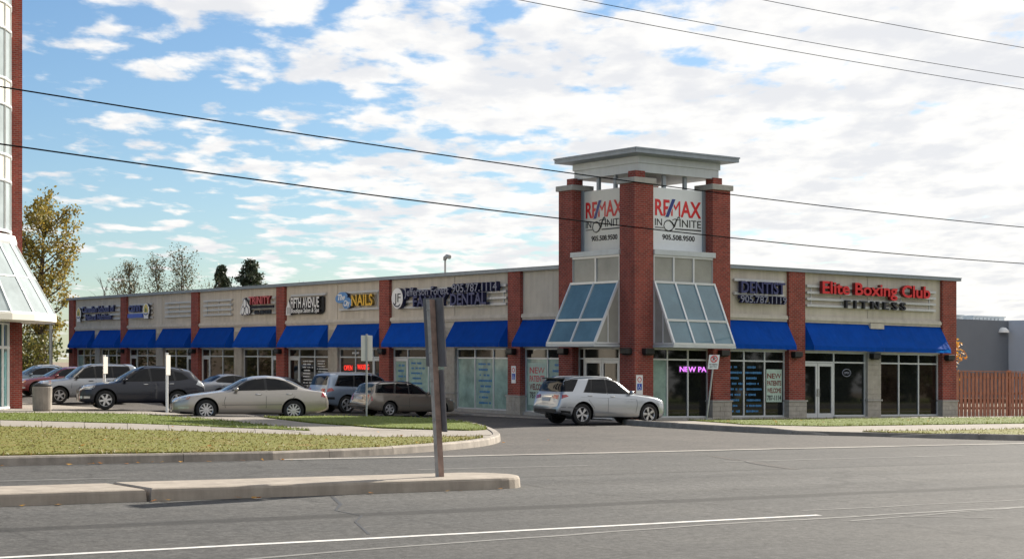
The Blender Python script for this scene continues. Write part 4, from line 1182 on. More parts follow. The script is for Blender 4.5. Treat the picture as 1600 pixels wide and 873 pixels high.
# tower sign panels
def realty(fr, a, b, label, mat, du):
    o = fr.pt((a + b) / 2, -0.52, 6.5)
    t = thing('sign_panel', label, 'sign', o, 'white sign panels on the tower')
    m = MB(); fr.box(m, a, b, -0.56, -0.5, 6.47, 8.86); m.build('panel', mat, t)
    m = MB(); fr.box(m, b - 0.12, b, -0.495, -0.42, 6.47, 8.9); m.build('side_frame', 'metal_cap', t)
    m = MB(); fr.box(m, a, a + 0.12, -0.495, -0.42, 6.47, 8.9); m.build('side_frame', 'metal_cap', t)
    u0 = (a + b) / 2 - 1.16 + du; D = -0.498
    lettering(t, 'RE', fr, u0, u0 + 0.72, 7.80, 8.42, D, 0.012, 'red', 'red')
    lettering(t, 'MAX', fr, u0 + 0.80, u0 + 2.30, 7.80, 8.42, D, 0.012, 'red', 'red')
    flat_shape(t, 'slash', fr, [(u0 + 0.50, 7.76), (u0 + 0.66, 7.76), (u0 + 1.0, 8.46), (u0 + 0.84, 8.46)], D + 0.013, D + 0.022, ['blue_letter', 'blue_letter'])
    flat_shape(t, 'slash_edge', fr, [(u0 + 0.47, 7.76), (u0 + 0.69, 7.76), (u0 + 1.03, 8.46), (u0 + 0.81, 8.46)], D + 0.003, D + 0.0125, [mat, mat])
    lettering(t, 'IN', fr, u0, u0 + 0.34, 7.42, 7.68, D, 0.01, 'black_ink', 'black_ink', bold=False)
    lettering(t, 'INITE', fr, u0 + 1.22, u0 + 2.3, 7.42, 7.70, D, 0.01, 'black_ink', 'black_ink', bold=False)
    m = MB()   # the script initial, one pen stroke
    pen = [(1.22, 7.74), (1.19, 7.79), (1.14, 7.78), (1.08, 7.70), (1.02, 7.58), (0.95, 7.42), (0.82, 7.28), (0.66, 7.23), (0.50, 7.29), (0.43, 7.42), (0.47, 7.55), (0.58, 7.63), (0.72, 7.64), (0.84, 7.56), (0.93, 7.44), (0.98, 7.50)]
    m.tube([fr.pt(u0 + p[0], D + 0.012, p[1]) for p in pen], [0.012, 0.02, 0.02, 0.022, 0.028, 0.032, 0.026, 0.02, 0.018, 0.016, 0.016, 0.016, 0.02, 0.028, 0.03, 0.012], 6)
    m.tube([fr.pt(u0 + p[0], D + 0.012, p[1]) for p in [(0.86, 7.66), (0.98, 7.71), (1.12, 7.68), (1.26, 7.72)]], 0.014, 6)
    m.build('script_initial', 'black_ink', t)
    for ua, ub, z, h in ((0.0, 0.42, 7.36, 0.03), (1.0, 2.3, 7.35, 0.045)):
        m = MB(); fr.box(m, u0 + ua, u0 + ub, D, D + 0.01, z - h, z); m.build('underline', 'black_ink', t)
    lettering(t, '905.508.9500', fr, u0 + 0.36, u0 + 1.98, 6.90, 7.10, D, 0.01, 'black_ink', 'black_ink')
realty(TR, TX0 + PW, TX1 - PW, 'white sign panel on the tower side facing the road', 'sign_white', 0.17)
realty(TL, -(TY1 - PW), -(TY0 + PW), 'cream sign panel on the tower facing the car park, cut by the corner pillar', 'sign_cream', -0.1)

# window posters, lettering and neon
def sheet(label, fr, u0, u1, z0, z1, d, mat, name='poster', cat='poster'):
    o = fr.pt((u0 + u1) / 2, d, z0); t = thing(name, label, cat, o)
    m = MB(); fr.box(m, u0, u1, d, d + 0.006, z0, z1); m.build('sheet', mat, t)
    return t
t = sheet('pale green NEW PATIENTS poster in the dentist window right of the tower', FR, 47.98, 48.82, 0.72, 2.02, -0.136, 'poster_green')
for i, (s, mt) in enumerate((('NEW', 'red_dark'), ('PATIENTS', 'red_dark'), ('WELCOME', 'red_dark'), ('787-1114', 'charcoal'))):
    lettering(t, s, FR, 48.02, 48.78, 1.66 - i * 0.29, 1.86 - i * 0.29, -0.13, 0.006, mt, mt, each=False, name='print')
t = sheet('tall pale NEW PATIENTS poster in the car park window beside the tower', FL, -(FY + 7.86), -(FY + 6.6), 0.42, 2.15, -0.136, 'poster_green')
for i, (s, mt) in enumerate((('NEW', 'red_faded'), ('PATIENTS', 'red_faded'), ('WELCOME', 'red_dark'), ('787-1114', 'charcoal'))):
    lettering(t, s, FL, -(FY + 7.75), -(FY + 6.7), 1.72 - i * 0.34, 1.98 - i * 0.34, -0.13, 0.006, mt, mt, each=False, name='print')
def decals(label, fr, u0, u1, z0, z1, n, mat, seed, d=-0.137):
    """rows of small unreadable window lettering"""
    rnd = random.Random(seed); o = fr.pt((u0 + u1) / 2, d, z0)
    t = thing('window_lettering', label, 'lettering', o, 'lettering on the shop windows')
    for i in range(n):
        z = z1 - (z1 - z0) * (i + 0.5) / n; h = (z1 - z0) / n * 0.42; m = MB(); u = u0 + rnd.uniform(0, 0.12) * (u1 - u0)
        end = u1 - rnd.uniform(0, 0.4) * (u1 - u0)
        while u < end:
            w_ = rnd.uniform(0.03, 0.09) * (h / 0.08); k = rnd.uniform(0.7, 1.0)
            if rnd.random() > 0.12: fr.box(m, u, min(u + w_, u1), d, d + 0.004, z - h / 2 * k, z + h / 2 * k)
            u += w_ + 0.012
        if m.v: m.build('text_row', mat, t)
    return t
decals('blue rows of lettering in the left pane of the dentist window facing the road', FR, 45.75, 46.72, 0.25, 2.2, 9, 'decal_blue', 1)
decals('blue rows of lettering in the middle pane of the dentist window facing the road', FR, 46.85, 47.72, 0.25, 2.2, 9, 'decal_blue', 2)
decals('blue rows of lettering on the frosted pane left of the accessible parking sign pillar', FL, -(FY + 11.6), -(FY + 10.5), 0.3, 2.2, 8, 'decal_blue', 3)
decals('blue rows of lettering on the dental door behind the beige station wagon', FL, -(FY + 18.3), -(FY + 17.6), 0.6, 2.1, 6, 'decal_blue', 4)
decals('blue rows of lettering on the middle pane behind the beige station wagon', FL, -(FY + 17.2), -(FY + 15.8), 0.6, 2.2, 7, 'decal_blue', 5)
decals('blue and orange lettering on the pane nearest the tower on the car park side', FL, -(FY + 6.2), -(FY + 5.2), 0.5, 2.2, 7, 'decal_blue', 6)
decals('white price list on the left pane under the salon awning', FL, -(FY + 27.6), -(FY + 26.4), 0.5, 2.2, 11, 'white_letter', 7)
decals('white price list on the right pane under the salon awning', FL, -(FY + 26.1), -(FY + 24.8), 0.5, 2.2, 13, 'white_letter', 8)
decals('white lettering above the nail shop window', FL, -(FY + 22.9), -(FY + 20.6), 2.42, 2.66, 1, 'white_letter', 9)
def neon(label, fr, text, u0, u1, z0, z1, mat, d=-0.13):
    o = fr.pt((u0 + u1) / 2, d, z0); t = thing('lit_sign', label, 'lit sign', o)
    m = MB(); fr.box(m, u0 - 0.05, u1 + 0.05, d - 0.004, d, z0 - 0.05, z1 + 0.05); m.build('backing', 'black_ink', t)
    lettering(t, text, fr, u0, u1, z0, z1, d + 0.002, 0.02, mat, mat, bold=False)
neon('purple lit NEW PA lettering in the tower window facing the road', TR, 'NEW PA', 43.35, 44.68, 1.88, 2.08, 'neon', -0.34)
neon('red lit sign in the left pane of the nail shop window', FL, 'OPEN', -(FY + 23.3), -(FY + 22.5), 1.7, 1.95, 'neon_red')
neon('red lit WAXING sign in the middle pane of the nail shop window', FL, 'WAXING', -(FY + 22.0), -(FY + 20.9), 1.75, 2.0, 'neon_red')

t = thing('oval_sign', 'small oval outline sign inside the gym window beside the double doors', 'sign', FR.pt(FX + 10.9, -0.13, 1.75))
m = MB(); m.tube([FR.pt(FX + 10.75 + 0.24 * math.cos(R(k * 15)), -0.125, 1.92 + 0.15 * math.sin(R(k * 15))) for k in range(25)], 0.02, 6); m.build('ring', 'pale_stroke', t)
lettering(t, 'OPEN', FR, FX + 10.6, FX + 10.9, 1.87, 1.97, -0.13, 0.01, 'pale_stroke', 'pale_stroke', each=False, name='print')

# accessible parking plates on the pillars
def access_plate(fr, u, z, d, label):
    o = fr.pt(u, d, z); t = thing('accessible_parking_sign', label, 'sign', o)
    flat_shape(t, 'plate', fr, [(u - 0.16, z), (u + 0.16, z), (u + 0.16, z + 0.72), (u - 0.16, z + 0.72)], d, d + 0.01, ['white_letter', 'galvanised'])
    flat_shape(t, 'blue_field', fr, [(u - 0.11, z + 0.16), (u + 0.11, z + 0.16), (u + 0.11, z + 0.4), (u - 0.11, z + 0.4)], d + 0.01, d + 0.014, ['blue_bright', 'blue_bright'])
    m = MB(); m.tube([fr.pt(u - 0.02, d + 0.018, z + 0.37), fr.pt(u - 0.02, d + 0.018, z + 0.28), fr.pt(u + 0.04, d + 0.018, z + 0.27), fr.pt(u + 0.06, d + 0.018, z + 0.2)], 0.012, 6)
    m.tube([fr.pt(u + 0.05 * math.cos(a_) - 0.01, d + 0.018, z + 0.24 + 0.05 * math.sin(a_)) for a_ in [R(100 + 22 * k) for k in range(11)]], 0.008, 6); m.build('wheelchair_symbol', 'white_letter', t)
    m = MB(); m.tube([fr.pt(u + 0.085 * math.cos(R(k * 20)), d + 0.014, z + 0.55 + 0.085 * math.sin(R(k * 20))) for k in range(19)], 0.014, 6); m.build('ring', 'red', t)
access_plate(FL, -(FY + 8.5), 1.3, 0.155, 'accessible parking plate on the brick pillar next to the tower on the car park side')
access_plate(TR, TX0 + 0.22, 1.02, 0.004, 'accessible parking plate low on the tower corner pillar above the silver car bonnet')

# ---------------------------------------------------------------- neighbouring building on the left
def poly_ring(cx_, cy_, r_, z, n, a0=0.0): return [(cx_ + r_ * math.cos(a0 + 2 * math.pi * k / n), cy_ + r_ * math.sin(a0 + 2 * math.pi * k / n), z) for k in range(n)]
nb = thing('glass_corner_building', 'tall brick building at the left edge with rounded glass corner and glass skirt canopy', 'building', (18.4, 65.8, 0.135))
m = MB(); m.box(21.2, 22.72, 65.2, 66.8, 0.1, 18.5); m.build('brick_pier', 'brick', nb)
m = MB(); m.box(2.0, 22.5, 66.802, 90, 0.1, 18.5); m.build('side_wall', 'stucco', nb)  # unseen side; stucco and windows put here to avoid red bounce light
for k in range(5):
    for j in range(3):
        m = MB(); m.box(22.501, 22.54, 69 + k * 4.2, 71.6 + k * 4.2, 1.0 + j * 5.6, 4.2 + j * 5.6); m.build('side_window', 'glass_dark', nb)
m = MB(); m.box(1.8, 22.92, 65.0, 90.2, 18.502, 18.8); m.build('parapet_cap', 'metal_cap', nb)
NCX, NCY, NR, NN = 18.45, 65.75, 3.8, 28
zs_ = [6.75, 8.6, 9.55, 11.4, 12.35, 14.2, 15.15, 17.0, 18.0]
for j in range(len(zs_) - 1):
    m = MB(); a = poly_ring(NCX, NCY, NR, zs_[j], NN); b = poly_ring(NCX, NCY, NR, zs_[j + 1], NN)
    m.add(a + b, [(i, (i + 1) % NN, NN + (i + 1) % NN, NN + i) for i in range(NN)])
    m.build('glass_ring' if j % 2 == 0 else 'spandrel_ring', 'glass_sky' if j % 2 == 0 else 'sign_cream', nb)
m = MB()
for z in zs_:
    m.tube(poly_ring(NCX, NCY, NR + 0.02, z, NN) + [poly_ring(NCX, NCY, NR + 0.02, z, NN)[0]], 0.05, 6)
for i in range(NN):
    a = poly_ring(NCX, NCY, NR + 0.01, 0, NN)[i]; m.bar((a[0], a[1], 6.7), (a[0], a[1], 18.0), 0.06)
m.build('mullions', 'white_frame', nb)
m = MB(); m.lathe((NCX, NCY, 0), [(3.6, 18.0), (4.3, 18.05), (4.3, 18.5), (0.1, 18.6)], NN); m.build('roof_rim', 'white_frame', nb)
# skirt canopy
r0, r1, za, zb_ = 3.95, 5.45, 6.35, 3.68
rm = 0.5
ringA, ringM, ringB = poly_ring(NCX, NCY, r0, za, NN), poly_ring(NCX, NCY, r0 + (r1 - r0) * rm, za + (zb_ - za) * rm, NN), poly_ring(NCX, NCY, r1, zb_, NN)
m = MB()
for i in range(NN): m.bar(ringA[i], ringB[i], 0.055, 0.06)
for rg in (ringA, ringM, ringB): m.tube(rg + [rg[0]], 0.035, 6)
sk = m.build('skirt_canopy', 'white_frame', nb)
vis = [i for i in range(NN) if math.sin(2 * math.pi * (i + 0.5) / NN) < 0.35]
for i in vis:
    k = (i + 1) % NN
    for p, q in ((ringA, ringM), (ringM, ringB)):
        m = MB(); m.add([p[i], q[i], q[k], p[k]], [(0, 1, 2, 3)]); m.build('pane', 'glass_sky', sk)
m = MB(); m.lathe((NCX, NCY, 0), [(r1 - 0.02, zb_ + 0.02), (r1 + 0.04, zb_ - 0.04), (r1 + 0.04, zb_ - 0.26), (4.2, zb_ - 0.30)], NN); m.build('fascia', 'sign_cream', sk)
m = MB(); m.lathe((NCX, NCY, 0), [(3.4, 6.62), (3.98, 6.6), (4.05, 6.35), (3.98, 6.2)], NN); m.build('cap_ring', 'white_frame', sk)
# ground floor glazing
m = MB(); a = poly_ring(NCX, NCY, 3.7, 0.13, NN); b = poly_ring(NCX, NCY, 3.7, 3.4, NN)
m.add(a + b, [(i, (i + 1) % NN, NN + (i + 1) % NN, NN + i) for i in range(NN)]); m.build('ground_floor_glass', 'glass_teal', nb)
m = MB()
for i in range(NN):
    p = poly_ring(NCX, NCY, 3.72, 0, NN)[i]; m.bar((p[0], p[1], 0.13), (p[0], p[1], 3.4), 0.09)
for z in (0.2, 2.45, 3.35): rg = poly_ring(NCX, NCY, 3.73, z, NN); m.tube(rg + [rg[0]], 0.06, 6)
m.build('ground_floor_frame', 'white_frame', nb)

# concrete bin
t = thing('litter_bin', 'round concrete litter bin with a dark rim beside the glass corner building', 'litter bin', (22.42, 62.2, 0.135))
m = MB(); m.lathe((22.42, 62.2, 0.135), [(0.01, 0), (0.31, 0.0), (0.34, 0.06), (0.36, 0.86), (0.34, 0.9), (0.27, 0.9), (0.26, 0.6), (0.01, 0.6)], 24); m.build('drum', 'kerb_concrete', t, smooth=False, fixn=True)
m = MB(); m.lathe((22.42, 62.2, 0.135), [(0.33, 0.9), (0.34, 0.94), (0.2, 1.0), (0.19, 0.93)], 24); m.build('rim', 'black_metal', t, fixn=True)

# grey building beyond the fence on the right
gb = thing('grey_building', 'low dark grey and pale grey commercial building beyond the wooden fence', 'building', (112, 92, 0))
m = MB(); m.box(104, 112.6, 91.2, 104, 0, 6.15); m.build('dark_wall', 'dark_cladding', gb)
m = MB(); m.box(111.9, 126, 89.5, 103.5, 0, 6.18); m.build('pale_wall', 'pale_cladding', gb)
m = MB(); m.box(115.2, 119.4, 89.42, 89.498, 2.2, 4.25); fz = m.build('window', 'white_frame', gb)
m = MB(); m.box(115.3, 119.3, 89.40, 89.418, 2.3, 3.0); m.build('pane', 'glass_dark', fz)
m = MB(); m.box(115.3, 119.3, 89.40, 89.418, 3.05, 4.2); m.build('pane', 'glass_frost', fz)
for x in (113.6, 120.6):
    m = MB(); m.box(x, x + 0.03, 89.49, 89.52, 0.1, 6.1); m.build('panel_joint', 'dark_cladding', gb)
for x0, x1 in ((110.2, 112.3), (113.6, 117.5)):
    m = MB(); m.box(x0, x1, 96.2, 98.5, 6.15, 6.62); m.box(x0 - 0.08, x1 + 0.08, 96.1, 98.6, 6.622, 6.72)
    for k in range(7): m.box(x0 + 0.3 + k * (x1 - x0 - 0.6) / 7, x0 + 0.5 + k * (x1 - x0 - 0.6) / 7, 96.14, 96.198, 6.25, 6.55)
    m.build('rooftop_unit', 'metal_panel', gb)
m = MB(); m.lathe((111.2, 91.18, 5.2), [(0.5, 0), (0.45, 0.2), (0.25, 0.38), (0.02, 0.42)], 16); m.build('dome_lamp', 'white_frame', gb)

# wooden fence
fn = thing('wooden_fence', 'reddish board-on-board cedar fence running from the end of the plaza', 'fence', (60, 51.0, 0))
rnd = random.Random(5)
x = 59.02; k = 0; front = []
while x < 72.0:
    if k % 14 == 0 and k:
        m = MB(); m.box(x, x + 0.14, 50.92, 51.06, 0.0, 2.12); m.build('post', 'cedar', fn); x += 0.15
    h = 2.02 + rnd.uniform(-0.02, 0.02); dy = rnd.uniform(-0.006, 0.006)
    m = MB(); m.box(x, x + 0.15, 50.90 + dy, 50.925 + dy, 0.05, h); m.build('board', 'cedar', fn)
    m = MB(); m.box(x + 0.118 + rnd.uniform(-0.01, 0.012), x + 0.285 + rnd.uniform(-0.012, 0.012), 50.985 + dy, 51.01 + dy, 0.05, h - 0.03); m.build('board', 'cedar', fn)
    x += 0.25; k += 1
for z in (0.4, 1.05, 1.75):
    m = MB(); m.box(59.0, 72.1, 50.94, 50.975, z, z + 0.09); m.build('rail', 'cedar', fn)
m = MB(); m.box(59.0, 72.1, 50.86, 51.09, 2.045, 2.085); m.build('top_rail', 'cedar', fn)

# ---------------------------------------------------------------- street furniture
# leaning timber post with two sign boards seen from behind
PX, PY = 15.3, 23.98
lean = Vector((-0.045, 0.028, 0.0))
sp = thing('road_sign_post', 'leaning weathered timber post on the median carrying two sign boards seen from behind', 'sign post', (PX, PY, 0.18))
def lp(x, y, z): return (PX + x + lean.x * (z - 0.18), PY + y + lean.y * (z - 0.18), z)
m = MB(); zt = 3.07; q = 0.052
c4 = [(-q, -q), (q, -q), (q, q), (-q, q)]
m.hexa([lp(x_, y_, 0.1) for x_, y_ in c4] + [lp(x_, y_, zt) for x_, y_ in c4])
m.m = [0, 0, 1, 0, 0, 0]
m.build('post', ['weathered_wood', 'stained_wood'], sp)
def board(y0, y1, z0, z1, x0, name):
    m = MB(); m.hexa([lp(x0, y0, z0), lp(x0 + 0.02, y0, z0), lp(x0 + 0.02, y1, z0), lp(x0, y1, z0), lp(x0, y0, z1), lp(x0 + 0.02, y0, z1), lp(x0 + 0.02, y1, z1), lp(x0, y1, z1)])
    o = m.build(name, 'sign_back', sp)
    return o
board(-0.26, 0.34, 1.98, 3.10, 0.066, 'sign_board')
board(-0.17, 0.15, 0.92, 1.93, 0.066, 'sign_board')
for z in (2.2, 2.9, 1.1, 1.75):
    m = MB(); m.tube([lp(-0.085, 0, z), lp(0.12, 0, z)], 0.012, 8); m.build('bolt', 'galvanised', sp)

def plain_post(name, label, x, y, z, h, plate, mat, lean_=(0, 0), rad=0.03, cat='sign', angle=0.0, pmat='sign_white', group=None):
    t = thing(name, label, cat, (x, y, z), group)
    m = MB(); m.tube([(x, y, z - 0.1), (x + lean_[0] * h, y + lean_[1] * h, z + h)], rad, 8); m.build('post', mat, t)
    w_, z0, z1 = plate; ca, sa = math.cos(angle), math.sin(angle)
    def pp(u, d, zz): 
        k = (zz - z); return (x + lean_[0] * k + u * ca + d * sa, y + lean_[1] * k + u * sa - d * ca, zz)
    m = MB(); m.hexa([pp(-w_ / 2, rad + 0.002, z0), pp(w_ / 2, rad + 0.002, z0), pp(w_ / 2, rad + 0.012, z0), pp(-w_ / 2, rad + 0.012, z0), pp(-w_ / 2, rad + 0.002, z1), pp(w_ / 2, rad + 0.002, z1), pp(w_ / 2, rad + 0.012, z1), pp(-w_ / 2, rad + 0.012, z1)])
    m.build('plate', pmat, t, fixn=True, bevel=0.0)
    return t, pp
ANG = -math.atan2(0.5723, 0.82)      # facing the camera side
plain_post('parking_sign', 'slim white sign post seen edge-on in front of the dark SUV bonnet', 26.0, 65.2, 0.135, 2.1, (0.3, 1.5, 2.16), 'white_frame', rad=0.05, angle=ANG + R(70), pmat='sign_cream')
plain_post('parking_sign', 'slim white sign post seen edge-on between the dark SUV and the champagne sedan', 26.7, 60.8, 0.135, 2.2, (0.3, 1.5, 2.25), 'white_frame', rad=0.05, angle=ANG + R(70), pmat='sign_cream')
plain_post('parking_sign', 'grey pole with the back of a pale rectangular sign before the station wagon', 30.95, 53.3, 0.17, 2.9, (0.40, 2.12, 3.02), 'galvanised', rad=0.035, angle=ANG + math.pi, pmat='sign_cream')
t, pp = plain_post('no_parking_sign', 'leaning pole with a white no parking sign in front of the tower window', 42.3, 48.2, 0.1, 2.35, (0.38, 2.0, 2.52), 'galvanised', lean_=(0.105, -0.07), rad=0.03, angle=ANG)
m = MB(); m.tube([pp(0.115 * math.cos(R(k * 15)), 0.05, 2.37 + 0.115 * math.sin(R(k * 15))) for k in range(25)], 0.017, 6)
m.tube([pp(-0.08, 0.052, 2.45), pp(0.08, 0.052, 2.29)], 0.015, 6); m.build('ring', 'red', t)
frp = Frame((0, 0), (1, 0), (0, -1))
class FP(Frame):
    def __init__(s, pp): s.pp = pp
    def pt(s, u, d, z): return s.pp(u, d, z)
lettering(t, 'P', FP(pp), -0.045, 0.05, 2.30, 2.44, 0.044, 0.003, 'black_ink', 'black_ink', each=False, name='print')
lettering(t, 'NO PARKING', FP(pp), -0.15, 0.15, 2.14, 2.20, 0.044, 0.003, 'trim_grey', 'trim_grey', each=False, name='print')
lettering(t, 'ANY TIME', FP(pp), -0.13, 0.13, 2.05, 2.11, 0.044, 0.003, 'trim_grey', 'trim_grey', each=False, name='print')
t = thing('light_pole', 'tall pale grey lamp pole behind the parked cars at the left', 'lamp pole', (37.3, 102, 0.1))
m = MB(); m.tube([(37.3, 102, 0.1), (37.3, 102, 4.2)], [0.11, 0.09], 10); m.build('pole', 'galvanised', t)
m = MB(); m.box(36.6, 37.5, 101.85, 102.15, 4.15, 4.3); m.build('lamp_head', 'galvanised', t)

# overhead wires
def wire(label, p, q, sag, rad, ext=1.2):
    p, q = Vector(p), Vector(q); pts = []
    for k in range(-14, 55):
        s = k / 40.0
        v_ = p.lerp(q, s) if 0 <= s <= 1 else p + (q - p) * s
        pts.append((v_.x, v_.y, v_.z - sag * 4 * s * (1 - s)))
    m = MB(); m.tube(pts, rad, 6); o = m.build('overhead_wire', 'cable', None, org=pts[0]); tag(o, label, 'wire', 'overhead wires')
wire('lower thick overhead wire crossing in front of the tower signs', (13.25, 39.53, 6.94), (62.6, 50.1, 6.83), 0.30, 0.019)
wire('upper thick overhead wire crossing in front of the tower eaves', (12.59, 37.55, 7.94), (57.74, 46.28, 7.94), 0.25, 0.017)
wire('thin overhead wire at the upper right, lowest of the three', (19.54, 27.82, 9.15), (35.7, 28.61, 9.14), 0.06, 0.007)
wire('thin overhead wire at the upper right, middle of the three', (21.8, 28.69, 9.58), (36.27, 29.07, 9.55), 0.05, 0.007)
wire('thin overhead wire at the upper right, topmost of the three', (26.2, 28.04, 10.06), (34.48, 27.64, 9.91), 0.02, 0.007)

# ---------------------------------------------------------------- vehicles
def curve(pts, xs, sm):
    px = np.array([p[0] for p in pts], float); pz = np.array([p[1] for p in pts], float)
    if sm <= 0: return np.interp(xs, px, pz)
    acc = np.zeros_like(xs); wsum = 0
    for k in np.linspace(-2, 2, 9):
        wt = math.exp(-k * k / 2); acc += wt * np.interp(xs + k * sm, px, pz); wsum += wt
    return acc / wsum
def poly_inside(p, poly):
    c = False; j = len(poly) - 1
    for i in range(len(poly)):
        if (poly[i][1] > p[1]) != (poly[j][1] > p[1]) and p[0] < (poly[j][0] - poly[i][0]) * (p[1] - poly[i][1]) / (poly[j][1] - poly[i][1]) + poly[i][0]: c = not c
        j = i
    return c
WHEELS = {}
def wheel_meshes(r_, w_, nsp, twin):
    key = (round(r_, 3), nsp, twin)
    if key in WHEELS: return WHEELS[key]
    t = MB(); h = w_ / 2; ri = r_ * 0.66
    t.lathe((0, 0, 0), [(ri, -h * 0.8), (r_ * 0.80, -h), (r_ * 0.95, -h * 0.92), (r_, -h * 0.6), (r_, h * 0.6), (r_ * 0.95, h * 0.92), (r_ * 0.80, h), (ri, h * 0.8)], 32, axis='Y')
    me_t = bpy.data.meshes.new('tyre'); me_t.from_pydata(t.v, [], t.f); me_t.materials.append(M('tyre')); me_t.polygons.foreach_set('use_smooth', [True] * len(me_t.polygons))
    q = MB()
    q.lathe((0, 0, 0), [(ri * 1.01, h * 0.82), (ri * 0.97, h * 0.88), (ri * 0.92, h * 0.8), (ri * 0.90, h * 0.2)], 32, 0, axis='Y')
    q.lathe((0, 0, 0), [(ri * 0.95, h * 0.15), (0.01, h * 0.12)], 24, 1, axis='Y')
    q.lathe((0, 0, 0), [(ri * 0.24, h * 0.3), (ri * 0.22, h * 0.78), (0.005, h * 0.8)], 16, 0, axis='Y')
    for k in range(nsp):
        for off in ((-0.13, 0.13) if twin else (0.0,)):
            a = 2 * math.pi * k / nsp + off; wd = ri * (0.075 if twin else (0.14 if nsp < 8 else 0.095))
            d = Vector((math.cos(a), 0, math.sin(a))); n = Vector((-math.sin(a), 0, math.cos(a))); pts = []
            for yy in (h * 0.45, h * 0.74):
                for rr, ww in ((ri * 0.15, wd), (ri * 0.94, wd * 1.15)):
                    pts += [d * rr - n * ww + Vector((0, yy, 0)), d * rr + n * ww + Vector((0, yy, 0))]
            q.add(pts, [(0, 1, 3, 2), (4, 6, 7, 5), (0, 2, 6, 4), (1, 5, 7, 3), (0, 4, 5, 1), (2, 3, 7, 6)], 0)
    me_r = bpy.data.meshes.new('rim'); me_r.from_pydata(q.v, [], q.f); me_r.materials.append(M('rim')); me_r.materials.append(M('trim_black')); me_r.polygons.foreach_set('material_index', q.m)
    WHEELS[key] = (me_t, me_r); return WHEELS[key]

